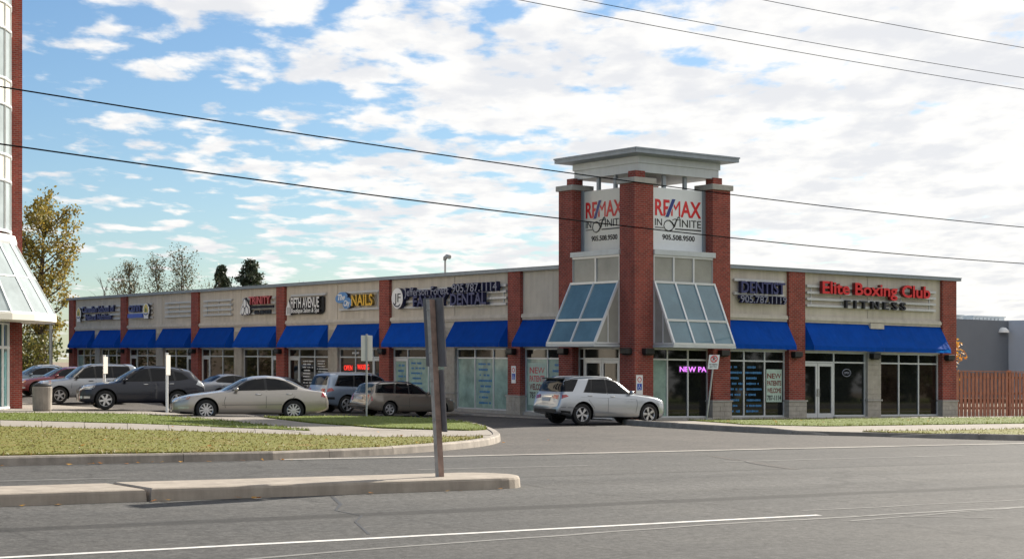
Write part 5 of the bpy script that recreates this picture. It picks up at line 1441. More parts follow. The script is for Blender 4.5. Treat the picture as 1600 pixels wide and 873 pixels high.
class Car:
    def __init__(s, label, cat, spec, paintm, x, y, z, head, scale=1.0, name='parked_car'):
        s.sp = spec; s.L = spec['L']; s.w = spec['W'] / 2; s.paint = paintm
        root = bpy.data.objects.new(name, None); COL.objects.link(root); tag(root, label, cat, 'cars parked outside the plaza')
        up = Vector((0.01103, -0.0077, 1)).normalized(); fx = Vector((head[0], head[1], 0)).normalized()
        yv = up.cross(fx).normalized(); fx = yv.cross(up)
        root.rotation_euler = Matrix((fx, yv, up)).transposed().to_euler()
        root.location = (x, y, z + G(x, y)); root.scale = (scale,) * 3
        s.root = root
        s.make_body(); s.make_wheels()
    def X(s, xf): return s.L / 2 - xf
    def section(s, zb, zs, zt, w):
        zs = min(zs, zt - 0.015); h = zt - zs; g_ = min(1, max(0, (h - 0.06) / 0.30)); g_ = g_ * g_ * (3 - 2 * g_)
        wr = w * (0.80 * (1 - g_) + s.sp.get('rw', 0.70) * g_); e = 0.5 * h * (1 - g_) + 0.085 * g_
        H = zs - zb
        low = [(0.86 * w, zb), (0.955 * w, zb + 0.05), (0.985 * w, zb + 0.2 * H), (w, zb + 0.42 * H), (1.0 * w, zb + 0.6 * H), (0.992 * w, zb + 0.78 * H), (0.972 * w, zb + 0.93 * H), (0.94 * w, zs)]
        d = [0.0]
        for a, b in zip(low[:-1], low[1:]): d.append(d[-1] + math.hypot(b[0] - a[0], b[1] - a[1]))
        tt = np.linspace(0, d[-1], 18); ly = np.interp(tt, d, [p[0] for p in low]); lz = np.interp(tt, d, [p[1] for p in low])
        pts = [(0, zb + 0.03), (0.5 * w, zb + 0.02)] + list(zip(ly, lz))
        for k in range(1, 7):
            t = k / 6; yy = 0.94 * w + (wr - 0.94 * w) * t; zz = zs + (zt - e - zs) * t
            yy += 0.02 * w * math.sin(math.pi * t) * g_
            pts.append((yy, zz))
        for t in (0.93, 0.84, 0.68, 0.48, 0.25, 0.0):
            pts.append((wr * t, zt - e * (t ** 2.6 if g_ > 0.5 else t ** 2)))
        return pts
    def make_body(s):
        sp = s.sp; L = s.L
        xs = np.unique(np.round(np.concatenate([np.linspace(0, 0.25, 9), np.linspace(0.25, L - 0.5, int((L - 0.75) / 0.055)), np.linspace(L - 0.5, L, 22)]), 4))
        top = curve(sp['top'], xs, 0.035); belt = curve(sp['belt'], xs, 0.05); bot = curve(sp['bot'], xs, 0.03); plan = curve(sp['plan'], xs, 0.02)
        rows = [s.section(bot[i], belt[i], top[i], s.w * plan[i]) for i in range(len(xs))]
        n = len(rows[0]); V = []; F = []
        for i, r_ in enumerate(rows):
            V += [(s.X(xs[i]), yy, zz) for yy, zz in r_] + [(s.X(xs[i]), -yy, zz) for yy, zz in r_[1:-1]]
        k = 2 * n - 2
        def idx(i, j, side):
            if side > 0 or j == 0 or j == n - 1: return i * k + j
            return i * k + n + (j - 1)
        for i in range(len(xs) - 1):
            for j in range(n - 1):
                F.append((idx(i, j, 1), idx(i, j + 1, 1), idx(i + 1, j + 1, 1), idx(i + 1, j, 1)))
                F.append((idx(i, j, -1), idx(i + 1, j, -1), idx(i + 1, j + 1, -1), idx(i, j + 1, -1)))
        for i, fl in ((0, 1), (len(xs) - 1, -1)):
            ring = [idx(i, j, 1) for j in range(n)] + [idx(i, j, -1) for j in range(n - 2, 0, -1)]
            F.append(tuple(ring if fl < 0 else ring[::-1]))
        s.bvh = BVHTree.FromPolygons([Vector(v_) for v_ in V], F, epsilon=0.0)
        bm = bmesh.new(); bv = [bm.verts.new(v_) for v_ in V]
        for f in F:
            try: bm.faces.new([bv[i] for i in f])
            except ValueError: pass
        Ra = sp['arch']; zc = sp['r'] + 0.015
        kill = set()
        for xf in sp['wheels']:
            cxx = s.X(xf)
            for f in bm.faces:
                c = f.calc_center_median()
                if abs(c.y) > 0.52 * s.w and math.hypot(c.x - cxx, c.z - zc) < Ra and len(f.verts) < 6: kill.add(f)
        bmesh.ops.delete(bm, geom=list(kill), context='FACES')
        for xf in sp['wheels']:
            cxx = s.X(xf)
            for v_ in bm.verts:
                if v_.is_boundary and abs(v_.co.y) > 0.8 * s.w:
                    d = math.hypot(v_.co.x - cxx, v_.co.z - zc)
                    if 0.5 * Ra < d < 1.3 * Ra:
                        v_.co.x = cxx + (v_.co.x - cxx) * Ra / d; v_.co.z = max(zc + (v_.co.z - zc) * Ra / d, 0.1)
        bmesh.ops.recalc_face_normals(bm, faces=bm.faces)
        me = bpy.data.meshes.new('body'); bm.to_mesh(me); bm.free()
        me.materials.append(M(s.paint)); me.polygons.foreach_set('use_smooth', [True] * len(me.polygons))
        s.body = bpy.data.objects.new('body', me); COL.objects.link(s.body); s.body.parent = s.root
        for xf in sp['wheels']:
            m = MB(); cxx = s.X(xf)
            for sd in (1, -1):
                m = MB(); m.lathe((cxx, 0, zc), [(Ra * 1.0, 0.955 * s.w * sd), (Ra * 0.985, 0.5 * s.w * sd), (0.05, 0.48 * s.w * sd)], 28, axis='Y')
                m.v = [(a, b, max(c, 0.2)) for a, b, c in m.v]
                m.build('arch_liner', 'trim_black', s.root, level=False)
    def patch(s, poly, axis, mat, name, off=0.006, side=1, dens=0.06, parent=None, thick=0.0):
        pl = []
        n = len(poly)
        for i in range(n):
            a, b = poly[i], poly[(i + 1) % n]; k = max(1, int(math.hypot(b[0] - a[0], b[1] - a[1]) / dens))
            pl += [(a[0] + (b[0] - a[0]) * t / k, a[1] + (b[1] - a[1]) * t / k) for t in range(k)]
        nb_ = len(pl); x0, x1 = min(p[0] for p in pl), max(p[0] for p in pl); y0, y1 = min(p[1] for p in pl), max(p[1] for p in pl)
        ins = []
        for i in range(1, int((x1 - x0) / dens)):
            for j in range(1, int((y1 - y0) / dens) + 1):
                p = (x0 + i * dens, y0 + (j - 0.5) * dens)
                if poly_inside(p, pl) and min(math.hypot(p[0] - q[0], p[1] - q[1]) for q in pl) > dens * 0.45: ins.append(p)
        res = delaunay_2d_cdt([Vector(p) for p in pl + ins], [], [list(range(nb_))], 1, 1e-5)
        vv = []
        for p in res[0]:
            if axis == 'Y': o, d = Vector((s.X(p[0]), side * 2.5, p[1])), Vector((0, -side, 0))
            elif axis == 'Z': o, d = Vector((s.X(p[0]), p[1], 4)), Vector((0, 0, -1))
            elif axis == 'F': o, d = Vector((5, p[0], p[1])), Vector((-1, 0, 0))
            else: o, d = Vector((-5, p[0], p[1])), Vector((1, 0, 0))
            h, nn, _, _ = s.bvh.ray_cast(o, d)
            if h is None: h = s.bvh.find_nearest(o + d * 3.5)[0]; nn = -d
            if nn.dot(d) > 0: nn = -nn
            vv.append(h + nn * off)
        fs = [tuple(f) for f in res[2]]
        m = MB(); m.add(vv, fs)
        ob = m.build(name, mat, parent or s.root, level=False, smooth=True)
        bm = bmesh.new(); bm.from_mesh(ob.data)
        ctr = Vector((0, 0, 0.7))
        for f in bm.faces:
            c = f.calc_center_median()
            if f.normal.dot({'Y': Vector((0, side, 0)), 'Z': Vector((0, 0, 1)), 'F': Vector((1, 0, 0)), 'B': Vector((-1, 0, 0))}[axis]) < 0: f.normal_flip()
        bm.to_mesh(ob.data); bm.free()
        return ob
    def both(s, poly, mat, name, **kw):
        return [s.patch(poly, 'Y', mat, name, side=sd, **kw) for sd in (1, -1)]
    def seam(s, pts, w_=0.014, mat='trim_black'):
        for a, b in zip(pts[:-1], pts[1:]):
            d = Vector((b[0] - a[0], b[1] - a[1])).normalized(); n_ = Vector((-d.y, d.x)) * w_ / 2
            s.both([(a[0] + n_.x, a[1] + n_.y), (b[0] + n_.x, b[1] + n_.y), (b[0] - n_.x, b[1] - n_.y), (a[0] - n_.x, a[1] - n_.y)], mat, 'panel_gap', off=0.003, dens=0.15)
    def surf(s, xf, z, side):
        h = s.bvh.ray_cast(Vector((s.X(xf), side * 2.5, z)), Vector((0, -side, 0)))[0]
        return h.y if h else side * s.w
    def handle(s, xf, z, mat):
        for sd in (1, -1):
            y = s.surf(xf, z, sd); m = MB(); m.tube([(s.X(xf - 0.1), y - sd * 0.01, z), (s.X(xf - 0.07), y + sd * 0.025, z), (s.X(xf + 0.07), y + sd * 0.025, z + 0.003), (s.X(xf + 0.1), y - sd * 0.01, z + 0.003)], 0.016, 6)
            m.build('door_handle', mat, s.root, level=False, smooth=True)
    def mirror(s, xf, z, mat):
        for sd in (1, -1):
            y = s.surf(xf, z - 0.06, sd); m = MB(); cx_, cy_ = s.X(xf), y + sd * 0.13
            prof = [(0.0, 0.02), (0.02, 0.55), (0.06, 0.9), (0.11, 1.0), (0.13, 0.95)]
            vs = []; fs = []; nn = 10
            for dx, k in prof:
                for q in range(nn):
                    t = 2 * math.pi * q / nn; vs.append((cx_ + 0.07 - dx, cy_ + 0.11 * k * math.cos(t), z + 0.075 * k * math.sin(t)))
            for i in range(len(prof) - 1):
                for q in range(nn): fs.append((i * nn + q, i * nn + (q + 1) % nn, (i + 1) * nn + (q + 1) % nn, (i + 1) * nn + q))
            fs.append(tuple((len(prof) - 1) * nn + q for q in range(nn)))
            m.add(vs, fs); m.bar((cx_, y - sd * 0.03, z - 0.05), (cx_, y + sd * 0.08, z - 0.03), 0.05, 0.03)
            m.build('wing_mirror', mat, s.root, level=False, smooth=True, fixn=True)
    def make_wheels(s):
        sp = s.sp; me_t, me_r = wheel_meshes(sp['r'], sp.get('tw', 0.22), sp.get('spokes', 5), sp.get('twin', False))
        for xf in sp['wheels']:
            for sd in (1, -1):
                o = bpy.data.objects.new('wheel', me_t); COL.objects.link(o); o.parent = s.root
                o.location = (s.X(xf), sd * (s.w - sp.get('tw', 0.22) / 2 - 0.035), sp['r']); o.rotation_euler = (0, 0.3 + xf, 0 if sd > 0 else math.pi)
                q = bpy.data.objects.new('rim', me_r); COL.objects.link(q); q.parent = o
    def rails(s, x0, x1, yk, mat='aluminium'):
        for sd in (1, -1):
            pts = []
            for k in range(9):
                xf = x0 + (x1 - x0) * k / 8; h = s.bvh.ray_cast(Vector((s.X(xf), sd * yk, 4)), Vector((0, 0, -1)))[0]
                pts.append((s.X(xf), sd * yk, h.z + (0.045 if 0 < k < 8 else 0.0)))
            m = MB(); m.tube(pts, 0.018, 6); m.build('roof_rail', mat, s.root, level=False, smooth=True)
    def block(s, xf0, xf1, y0, y1, z0, z1, mat, name, bev=0.01):
        m = MB(); m.box(s.X(xf1), s.X(xf0), y0, y1, z0, z1); return m.build(name, mat, s.root, level=False, bevel=bev)

SUV = dict(L=4.8, W=1.93, rw=0.70, r=0.385, arch=0.455, wheels=(0.88, 3.79), tw=0.26, spokes=5, twin=True,
    top=[(0, .74), (.04, .86), (.2, .98), (.7, 1.09), (1.2, 1.16), (1.42, 1.20), (2.15, 1.63), (2.5, 1.725), (3.1, 1.76), (3.8, 1.735), (4.42, 1.68), (4.47, 1.64), (4.66, 1.18), (4.74, 1.06), (4.79, .92), (4.8, .62)],
    belt=[(0, .68), (.15, .85), (.6, .98), (1.4, 1.07), (2.5, 1.10), (3.6, 1.14), (4.5, 1.15), (4.7, 1.05), (4.8, .60)],
    bot=[(0, .34), (.25, .24), (.8, .25), (4.0, .28), (4.45, .36), (4.8, .42)],
    plan=[(0, .60), (.05, .72), (.18, .85), (.45, .95), (.9, .99), (2, 1), (4.1, 1), (4.5, .975), (4.7, .92), (4.8, .86)])
def dress_suv(c, long=False):
    L = c.L; k = L / 4.8
    c.both([(1.62, 1.10), (2.25, 1.58), (2.7, 1.655), (3.42, 1.645), (3.76, 1.17)], 'trim_black', 'window_surround', off=0.004)
    c.both([(1.74, 1.13), (2.28, 1.55), (2.66, 1.63), (2.70, 1.13)], 'car_glass', 'side_window', off=0.009)
    c.both([(2.78, 1.13), (2.74, 1.63), (3.28, 1.62), (3.42, 1.16)], 'car_glass', 'side_window', off=0.009)
    c.both([(3.46, 1.16), (3.34, 1.61), (3.39, 1.62), (3.70, 1.18)], 'car_glass', 'side_window', off=0.009)
    c.both([(4.20, 1.20), (4.66, 1.19), (4.49, 1.61), (3.86, 1.63)], 'car_glass', 'quarter_window', off=0.008)
    c.patch([(1.46, -.78), (1.40, 0), (1.46, .78), (2.2, .60), (2.26, 0), (2.2, -.60)], 'Z', 'car_screen', 'windscreen', off=0.007)
    c.patch([(-.79, 1.19), (.79, 1.19), (.63, 1.60), (-.63, 1.60)], 'B', 'car_glass', 'rear_window', off=0.01)
    c.block(4.36, 4.56, -.62, .62, 1.635, 1.675, 'trim_black', 'spoiler')
    for sd in (1, -1):
        c.patch([(sd * .40, .96), (sd * .74, .92), (sd * .74, 1.06), (sd * .44, 1.08)], 'B', 'lamp_red', 'tail_lamp', off=0.012)
        c.patch([(4.40, 1.03), (4.74, .92), (4.76, 1.06), (4.5, 1.09)], 'Y', 'lamp_red', 'tail_lamp', off=0.009, side=sd)
        c.patch([(sd * .45, .74), (sd * .88, .78), (sd * .78, .92), (sd * .5, .86)], 'F', 'lamp_clear', 'headlamp', off=0.01)
        c.patch([(.06, .80), (.5, .92), (.42, 1.01), (.14, .94)], 'Y', 'lamp_clear', 'headlamp', off=0.008, side=sd)
    c.patch([(-.26, .84), (.26, .84), (.26, .97), (-.26, .97)], 'B', 'plate', 'number_plate', off=0.016)
    c.patch([(-.34, .99), (.34, .99), (.34, 1.03), (-.34, 1.03)], 'B', 'chrome', 'trim_bar', off=0.014)
    c.patch([(-.72, .45), (.72, .45), (.74, .57), (-.74, .57)], 'B', 'trim_black', 'rear_bumper_insert', off=0.012)
    c.both([(4.3, .38), (4.76, .44), (4.76, .54), (4.32, .50)], 'trim_black', 'rear_bumper_insert', off=0.007)
    c.patch([(-.4, .58), (.4, .58), (.45, .80), (-.45, .80)], 'F', 'trim_black', 'grille', off=0.012)
    c.both([(1.38, .30), (3.28, .33), (3.28, .44), (1.38, .40)], 'chrome_soft', 'sill_trim', off=0.012)
    c.seam([(1.5, 1.08), (1.44, .75), (1.5, .44)]); c.seam([(2.72, 1.12), (2.72, .46)]); c.seam([(3.66, 1.13), (3.55, .9), (3.3, .6)])
    c.seam([(1.5, .93), (3.9, 1.0)], 0.006, 'trim_grey')
    c.handle(2.52, 1.02, 'chrome'); c.handle(3.5, 1.05, 'chrome'); c.mirror(1.72, 1.17, c.paint)
    c.rails(2.35, 4.2, 0.60)
    c.seam([(4.05, .62), (4.7, .64)], 0.02, 'trim_grey')

SEDAN = dict(L=5.03, W=1.85, rw=0.66, r=0.335, arch=0.395, wheels=(1.06, 3.87), tw=0.22, spokes=10,
    top=[(0, .60), (.04, .66), (.2, .735), (.6, .83), (1.1, .90), (1.5, .955), (1.62, .985), (2.25, 1.33), (2.6, 1.43), (3.05, 1.46), (3.45, 1.43), (3.85, 1.30), (4.35, 1.06), (4.5, 1.02), (4.85, .985), (4.96, .93), (5.02, .80), (5.03, .60)],
    belt=[(0, .55), (.15, .64), (.5, .75), (1.5, .90), (2.5, .93), (3.6, .955), (4.3, .98), (4.8, .95), (4.98, .84), (5.03, .56)],
    bot=[(0, .26), (.3, .19), (.7, .20), (4.3, .21), (4.7, .27), (5.03, .36)],
    plan=[(0, .56), (.05, .68), (.2, .84), (.5, .94), (1.0, .99), (2, 1), (4.2, 1), (4.7, .95), (4.95, .86), (5.03, .76)])
def dress_sedan(c, handle='chrome', front=True):
    c.both([(1.85, .955), (2.35, 1.27), (2.7, 1.36), (3.2, 1.375), (3.62, 1.29), (4.02, 1.09), (3.98, 1.02)], 'trim_black', 'window_surround', off=0.004)
    c.both([(1.98, .975), (2.40, 1.255), (2.72, 1.34), (2.90, 1.355), (2.93, .985)], 'car_glass', 'side_window', off=0.009)
    c.both([(3.02, .985), (2.99, 1.355), (3.2, 1.355), (3.58, 1.275), (3.93, 1.09), (3.86, 1.02)], 'car_glass', 'side_window', off=0.009)
    c.patch([(1.64, -.74), (1.56, 0), (1.64, .74), (2.38, .55), (2.46, 0), (2.38, -.55)], 'Z', 'car_screen', 'windscreen', off=0.007)
    c.patch([(3.66, -.54), (3.62, 0), (3.66, .54), (4.32, .66), (4.36, 0), (4.32, -.66)], 'Z', 'car_glass', 'rear_window', off=0.007)
    for sd in (1, -1):
        c.patch([(.10, .60), (.42, .66), (.52, .75), (.30, .745), (.12, .69)], 'Y', 'lamp_clear', 'headlamp', off=0.008, side=sd)
        c.patch([(.40, .665), (.50, .69), (.55, .755), (.46, .75)], 'Y', 'lamp_amber', 'indicator', off=0.012, side=sd)
        c.patch([(sd * .42, .56), (sd * .80, .60), (sd * .80, .70), (sd * .45, .68)], 'F', 'lamp_clear', 'headlamp', off=0.01)
        c.patch([(.18, .36), (.5, .38), (.5, .44), (.16, .43)], 'Y', 'lamp_clear', 'fog_lamp', off=0.008, side=sd)
        c.patch([(4.76, .80), (4.99, .74), (4.98, .90), (4.80, .93)], 'Y', 'lamp_red', 'tail_lamp', off=0.009, side=sd)
        c.patch([(sd * .36, .76), (sd * .64, .74), (sd * .63, .88), (sd * .38, .90)], 'B', 'lamp_red', 'tail_lamp', off=0.012)
    c.patch([(-.40, .42), (.40, .42), (.38, .62), (-.38, .62)], 'F', 'chrome', 'grille', off=0.012)
    c.patch([(-.26, .30), (.26, .30), (.26, .41), (-.26, .41)], 'F', 'plate', 'number_plate', off=0.02)
    c.patch([(-.26, .62), (.26, .62), (.26, .74), (-.26, .74)], 'B', 'plate', 'number_plate', off=0.016)
    c.seam([(1.72, .92), (1.62, .6), (1.7, .24)], 0.012); c.seam([(2.97, .96), (2.97, .25)], 0.012); c.seam([(3.95, .98), (3.9, .8), (3.55, .45)], 0.012)
    c.seam([(1.55, .50), (3.48, .53)], 0.022, 'trim_soft'); c.seam([(1.35, .245), (3.55, .25)], 0.03, 'trim_soft')
    c.handle(2.72, .85, handle); c.handle(3.72, .87, handle); c.mirror(1.98, 1.0, c.paint)
    c.both([(.04, .22), (.62, .21), (.62, .26), (.04, .30)], 'trim_black', 'air_dam', off=0.008)

WAGON = dict(L=4.41, W=1.74, rw=0.72, r=0.315, arch=0.37, wheels=(.87, 3.38), tw=0.2, spokes=6,
    top=[(0, .58), (.04, .66), (.3, .78), (.9, .89), (1.15, .935), (1.25, .965), (1.9, 1.36), (2.25, 1.455), (2.9, 1.485), (3.6, 1.46), (4.0, 1.41), (4.06, 1.37), (4.28, 1.0), (4.34, .93), (4.39, .82), (4.41, .55)],
    belt=[(0, .54), (.15, .66), (.6, .80), (1.3, .90), (2.5, .93), (3.5, .955), (4.1, .965), (4.3, .90), (4.41, .53)],
    bot=[(0, .26), (.3, .19), (.7, .20), (3.6, .21), (4.0, .27), (4.41, .36)],
    plan=[(0, .62), (.05, .74), (.2, .88), (.5, .96), (1, 1), (3.7, 1), (4.1, .97), (4.3, .93), (4.41, .88)])
def dress_wagon(c):
    c.both([(1.45, .94), (2.0, 1.31), (2.4, 1.395), (3.0, 1.40), (3.95, 1.34), (4.08, 1.00)], 'trim_black', 'window_surround', off=0.004)
    c.both([(1.58, .96), (2.03, 1.28), (2.38, 1.375), (2.42, .965)], 'car_glass', 'side_window', off=0.009)
    c.both([(2.48, .97), (2.45, 1.38), (3.0, 1.385), (3.12, .985)], 'car_glass', 'side_window', off=0.009)
    c.both([(3.22, .99), (3.1, 1.38), (3.85, 1.335), (4.0, 1.01)], 'car_glass', 'quarter_window', off=0.009)
    c.patch([(1.28, -.70), (1.22, 0), (1.28, .70), (1.96, .56), (2.02, 0), (1.96, -.56)], 'Z', 'car_screen', 'windscreen', off=0.007)
    c.patch([(-.66, 1.0), (.66, 1.0), (.55, 1.36), (-.55, 1.36)], 'B', 'car_screen', 'rear_window', off=0.01)
    for sd in (1, -1):
        c.patch([(sd * .52, .68), (sd * .68, .68), (sd * .67, .92), (sd * .57, .92)], 'B', 'lamp_red', 'tail_lamp', off=0.012)
        c.patch([(4.2, .68), (4.38, .68), (4.33, .95), (4.25, .95)], 'Y', 'lamp_red', 'tail_lamp', off=0.009, side=sd)
        c.patch([(.06, .62), (.40, .68), (.44, .78), (.12, .73)], 'Y', 'lamp_clear', 'headlamp', off=0.008, side=sd)
        c.patch([(sd * .38, .58), (sd * .74, .60), (sd * .70, .72), (sd * .42, .70)], 'F', 'lamp_clear', 'headlamp', off=0.01)
    c.patch([(-.25, .72), (.25, .72), (.25, .84), (-.25, .84)], 'B', 'plate', 'number_plate', off=0.016)
    c.patch([(-.66, .44), (.66, .44), (.66, .50), (-.66, .50)], 'B', 'trim_grey', 'bumper_strip', off=0.012)
    c.patch([(-.36, .56), (.36, .56), (.36, .68), (-.36, .68)], 'F', 'trim_black', 'grille', off=0.012)
    c.seam([(1.38, .92), (1.34, .5), (1.4, .25)], 0.012); c.seam([(2.45, .95), (2.45, .25)], 0.012); c.seam([(3.3, .96), (3.2, .7), (3.0, .4)], 0.012)
    c.seam([(1.3, .47), (2.98, .48)], 0.03, 'trim_soft'); c.seam([(3.8, .46), (4.38, .47)], 0.03, 'trim_soft')
    c.handle(2.25, .86, c.paint); c.handle(3.02, .87, c.paint); c.mirror(1.55, .99, c.paint); c.rails(2.1, 3.9, .56, 'trim_black')

GLS = dict(L=5.1, W=1.92, rw=0.76, r=0.385, arch=0.45, wheels=(.92, 3.99), tw=0.26, spokes=5, twin=True,
    top=[(0, .72), (.04, .84), (.25, .98), (.8, 1.08), (1.35, 1.15), (1.5, 1.19), (2.15, 1.66), (2.45, 1.76), (3.2, 1.82), (4.3, 1.79), (4.72, 1.74), (4.78, 1.70), (4.98, 1.22), (5.05, 1.08), (5.09, .95), (5.1, .62)],
    belt=[(0, .66), (.15, .84), (.6, .98), (1.5, 1.09), (2.7, 1.13), (4.6, 1.17), (4.98, 1.1), (5.1, .60)],
    bot=[(0, .34), (.25, .25), (.8, .26), (4.2, .28), (4.7, .36), (5.1, .42)],
    plan=[(0, .62), (.05, .74), (.18, .87), (.45, .96), (.9, .99), (2, 1), (4.4, 1), (4.8, .97), (5.0, .93), (5.1, .88)])
def dress_gls(c):
    c.both([(1.65, 1.14), (2.25, 1.62), (2.7, 1.70), (4.35, 1.68), (4.62, 1.20)], 'trim_black', 'window_surround', off=0.004)
    for pl in ([(1.76, 1.16), (2.28, 1.59), (2.66, 1.675), (2.72, 1.17)], [(2.80, 1.17), (2.74, 1.675), (3.55, 1.675), (3.62, 1.19)], [(3.70, 1.19), (3.62, 1.675), (4.32, 1.66), (4.55, 1.21)]): c.both(pl, 'car_glass', 'side_window', off=0.009)
    c.patch([(1.52, -.78), (1.46, 0), (1.52, .78), (2.2, .64), (2.26, 0), (2.2, -.64)], 'Z', 'car_screen', 'windscreen', off=0.007)
    c.patch([(-.72, 1.24), (.72, 1.24), (.62, 1.64), (-.62, 1.64)], 'B', 'car_glass', 'rear_window', off=0.01)
    for sd in (1, -1):
        c.patch([(sd * .46, .95), (sd * .75, .92), (sd * .74, 1.08), (sd * .5, 1.10)], 'B', 'lamp_red', 'tail_lamp', off=0.012)
        c.patch([(4.66, 1.0), (5.05, .92), (5.04, 1.08), (4.75, 1.12)], 'Y', 'lamp_red', 'tail_lamp', off=0.009, side=sd)
        c.patch([(.06, .80), (.5, .92), (.42, 1.0), (.14, .92)], 'Y', 'lamp_clear', 'headlamp', off=0.008, side=sd)
    c.patch([(-.72, .46), (.72, .46), (.74, .60), (-.74, .60)], 'B', 'trim_black', 'rear_bumper_insert', off=0.012)
    c.patch([(-.26, .86), (.26, .86), (.26, .98), (-.26, .98)], 'B', 'plate', 'number_plate', off=0.016)
    c.both([(4.62, .62), (5.08, .62), (5.08, .72), (4.64, .72)], 'trim_black', 'bumper_strip', off=0.008)
    c.seam([(1.55, 1.12), (1.5, .75), (1.55, .46)]); c.seam([(2.76, 1.16), (2.76, .46)]); c.seam([(3.75, 1.18), (3.6, .8), (3.45, .5)])
    c.handle(2.55, 1.05, 'chrome'); c.handle(3.52, 1.08, 'chrome'); c.mirror(1.75, 1.2, c.paint); c.rails(2.3, 4.5, .66)

RX = dict(L=4.74, W=1.86, rw=0.68, r=0.365, arch=0.43, wheels=(.93, 3.65), tw=0.24, spokes=6,
    top=[(0, .74), (.04, .82), (.25, .93), (.8, 1.01), (1.2, 1.06), (1.3, 1.09), (2.05, 1.54), (2.4, 1.65), (2.9, 1.685), (3.5, 1.65), (4.1, 1.54), (4.2, 1.50), (4.58, 1.12), (4.68, 1.02), (4.73, .88), (4.74, .60)],
    belt=[(0, .66), (.15, .80), (.6, .91), (1.4, 1.00), (2.5, 1.05), (3.6, 1.09), (4.4, 1.11), (4.62, 1.02), (4.74, .58)],
    bot=[(0, .30), (.25, .24), (.8, .25), (3.9, .27), (4.35, .34), (4.74, .42)],
    plan=[(0, .62), (.05, .73), (.18, .86), (.45, .95), (.9, .99), (2, 1), (3.9, 1), (4.4, .96), (4.65, .90), (4.74, .82)])
def dress_rx(c):
    c.both([(1.52, 1.06), (2.15, 1.50), (2.55, 1.58), (3.2, 1.575), (3.85, 1.43), (4.12, 1.20), (3.7, 1.12)], 'trim_black', 'window_surround', off=0.004)
    c.both([(1.64, 1.08), (2.18, 1.47), (2.52, 1.555), (2.60, 1.09)], 'car_glass', 'side_window', off=0.009)
    c.both([(2.68, 1.09), (2.62, 1.56), (3.18, 1.55), (3.42, 1.48), (3.5, 1.12)], 'car_glass', 'side_window', off=0.009)
    c.both([(3.58, 1.13), (3.52, 1.46), (3.82, 1.40), (4.05, 1.2), (3.7, 1.14)], 'car_glass', 'quarter_window', off=0.009)
    c.patch([(1.32, -.76), (1.26, 0), (1.32, .76), (2.1, .58), (2.16, 0), (2.1, -.58)], 'Z', 'car_screen', 'windscreen', off=0.007)
    c.patch([(-.72, 1.16), (.72, 1.16), (.58, 1.46), (-.58, 1.46)], 'B', 'car_glass', 'rear_window', off=0.01)
    for sd in (1, -1):
        c.patch([(.06, .74), (.5, .82), (.58, .94), (.3, .92), (.1, .86)], 'Y', 'lamp_clear', 'headlamp', off=0.008, side=sd)
        c.patch([(sd * .48, .72), (sd * .86, .76), (sd * .82, .90), (sd * .5, .84)], 'F', 'lamp_clear', 'headlamp', off=0.01)
        c.patch([(sd * .52, .42), (sd * .72, .42), (sd * .72, .50), (sd * .52, .50)], 'F', 'lamp_clear', 'fog_lamp', off=0.01)
        c.patch([(.14, .42), (.36, .42), (.36, .50), (.14, .50)], 'Y', 'lamp_clear', 'fog_lamp', off=0.01, side=sd)
        c.patch([(4.34, .98), (4.66, .86), (4.58, 1.08), (4.42, 1.12)], 'Y', 'lamp_clear', 'tail_lamp', off=0.009, side=sd)
        c.patch([(sd * .5, .86), (sd * .70, .84), (sd * .70, 1.0), (sd * .52, 1.0)], 'B', 'lamp_red', 'tail_lamp', off=0.012)
    c.patch([(-.36, .62), (.36, .62), (.40, .84), (-.40, .84)], 'F', 'trim_black', 'grille', off=0.012)
    c.patch([(-.26, .46), (.26, .46), (.26, .58), (-.26, .58)], 'F', 'plate', 'number_plate', off=0.02)
    c.seam([(1.4, 1.02), (1.36, .7), (1.44, .42)]); c.seam([(2.64, 1.08), (2.64, .42)]); c.seam([(3.55, 1.1), (3.5, .9), (3.25, .55)])
    c.handle(2.42, .97, 'chrome'); c.handle(3.4, 1.0, 'chrome'); c.mirror(1.62, 1.12, c.paint); c.rails(2.2, 3.9, .56, 'trim_black')

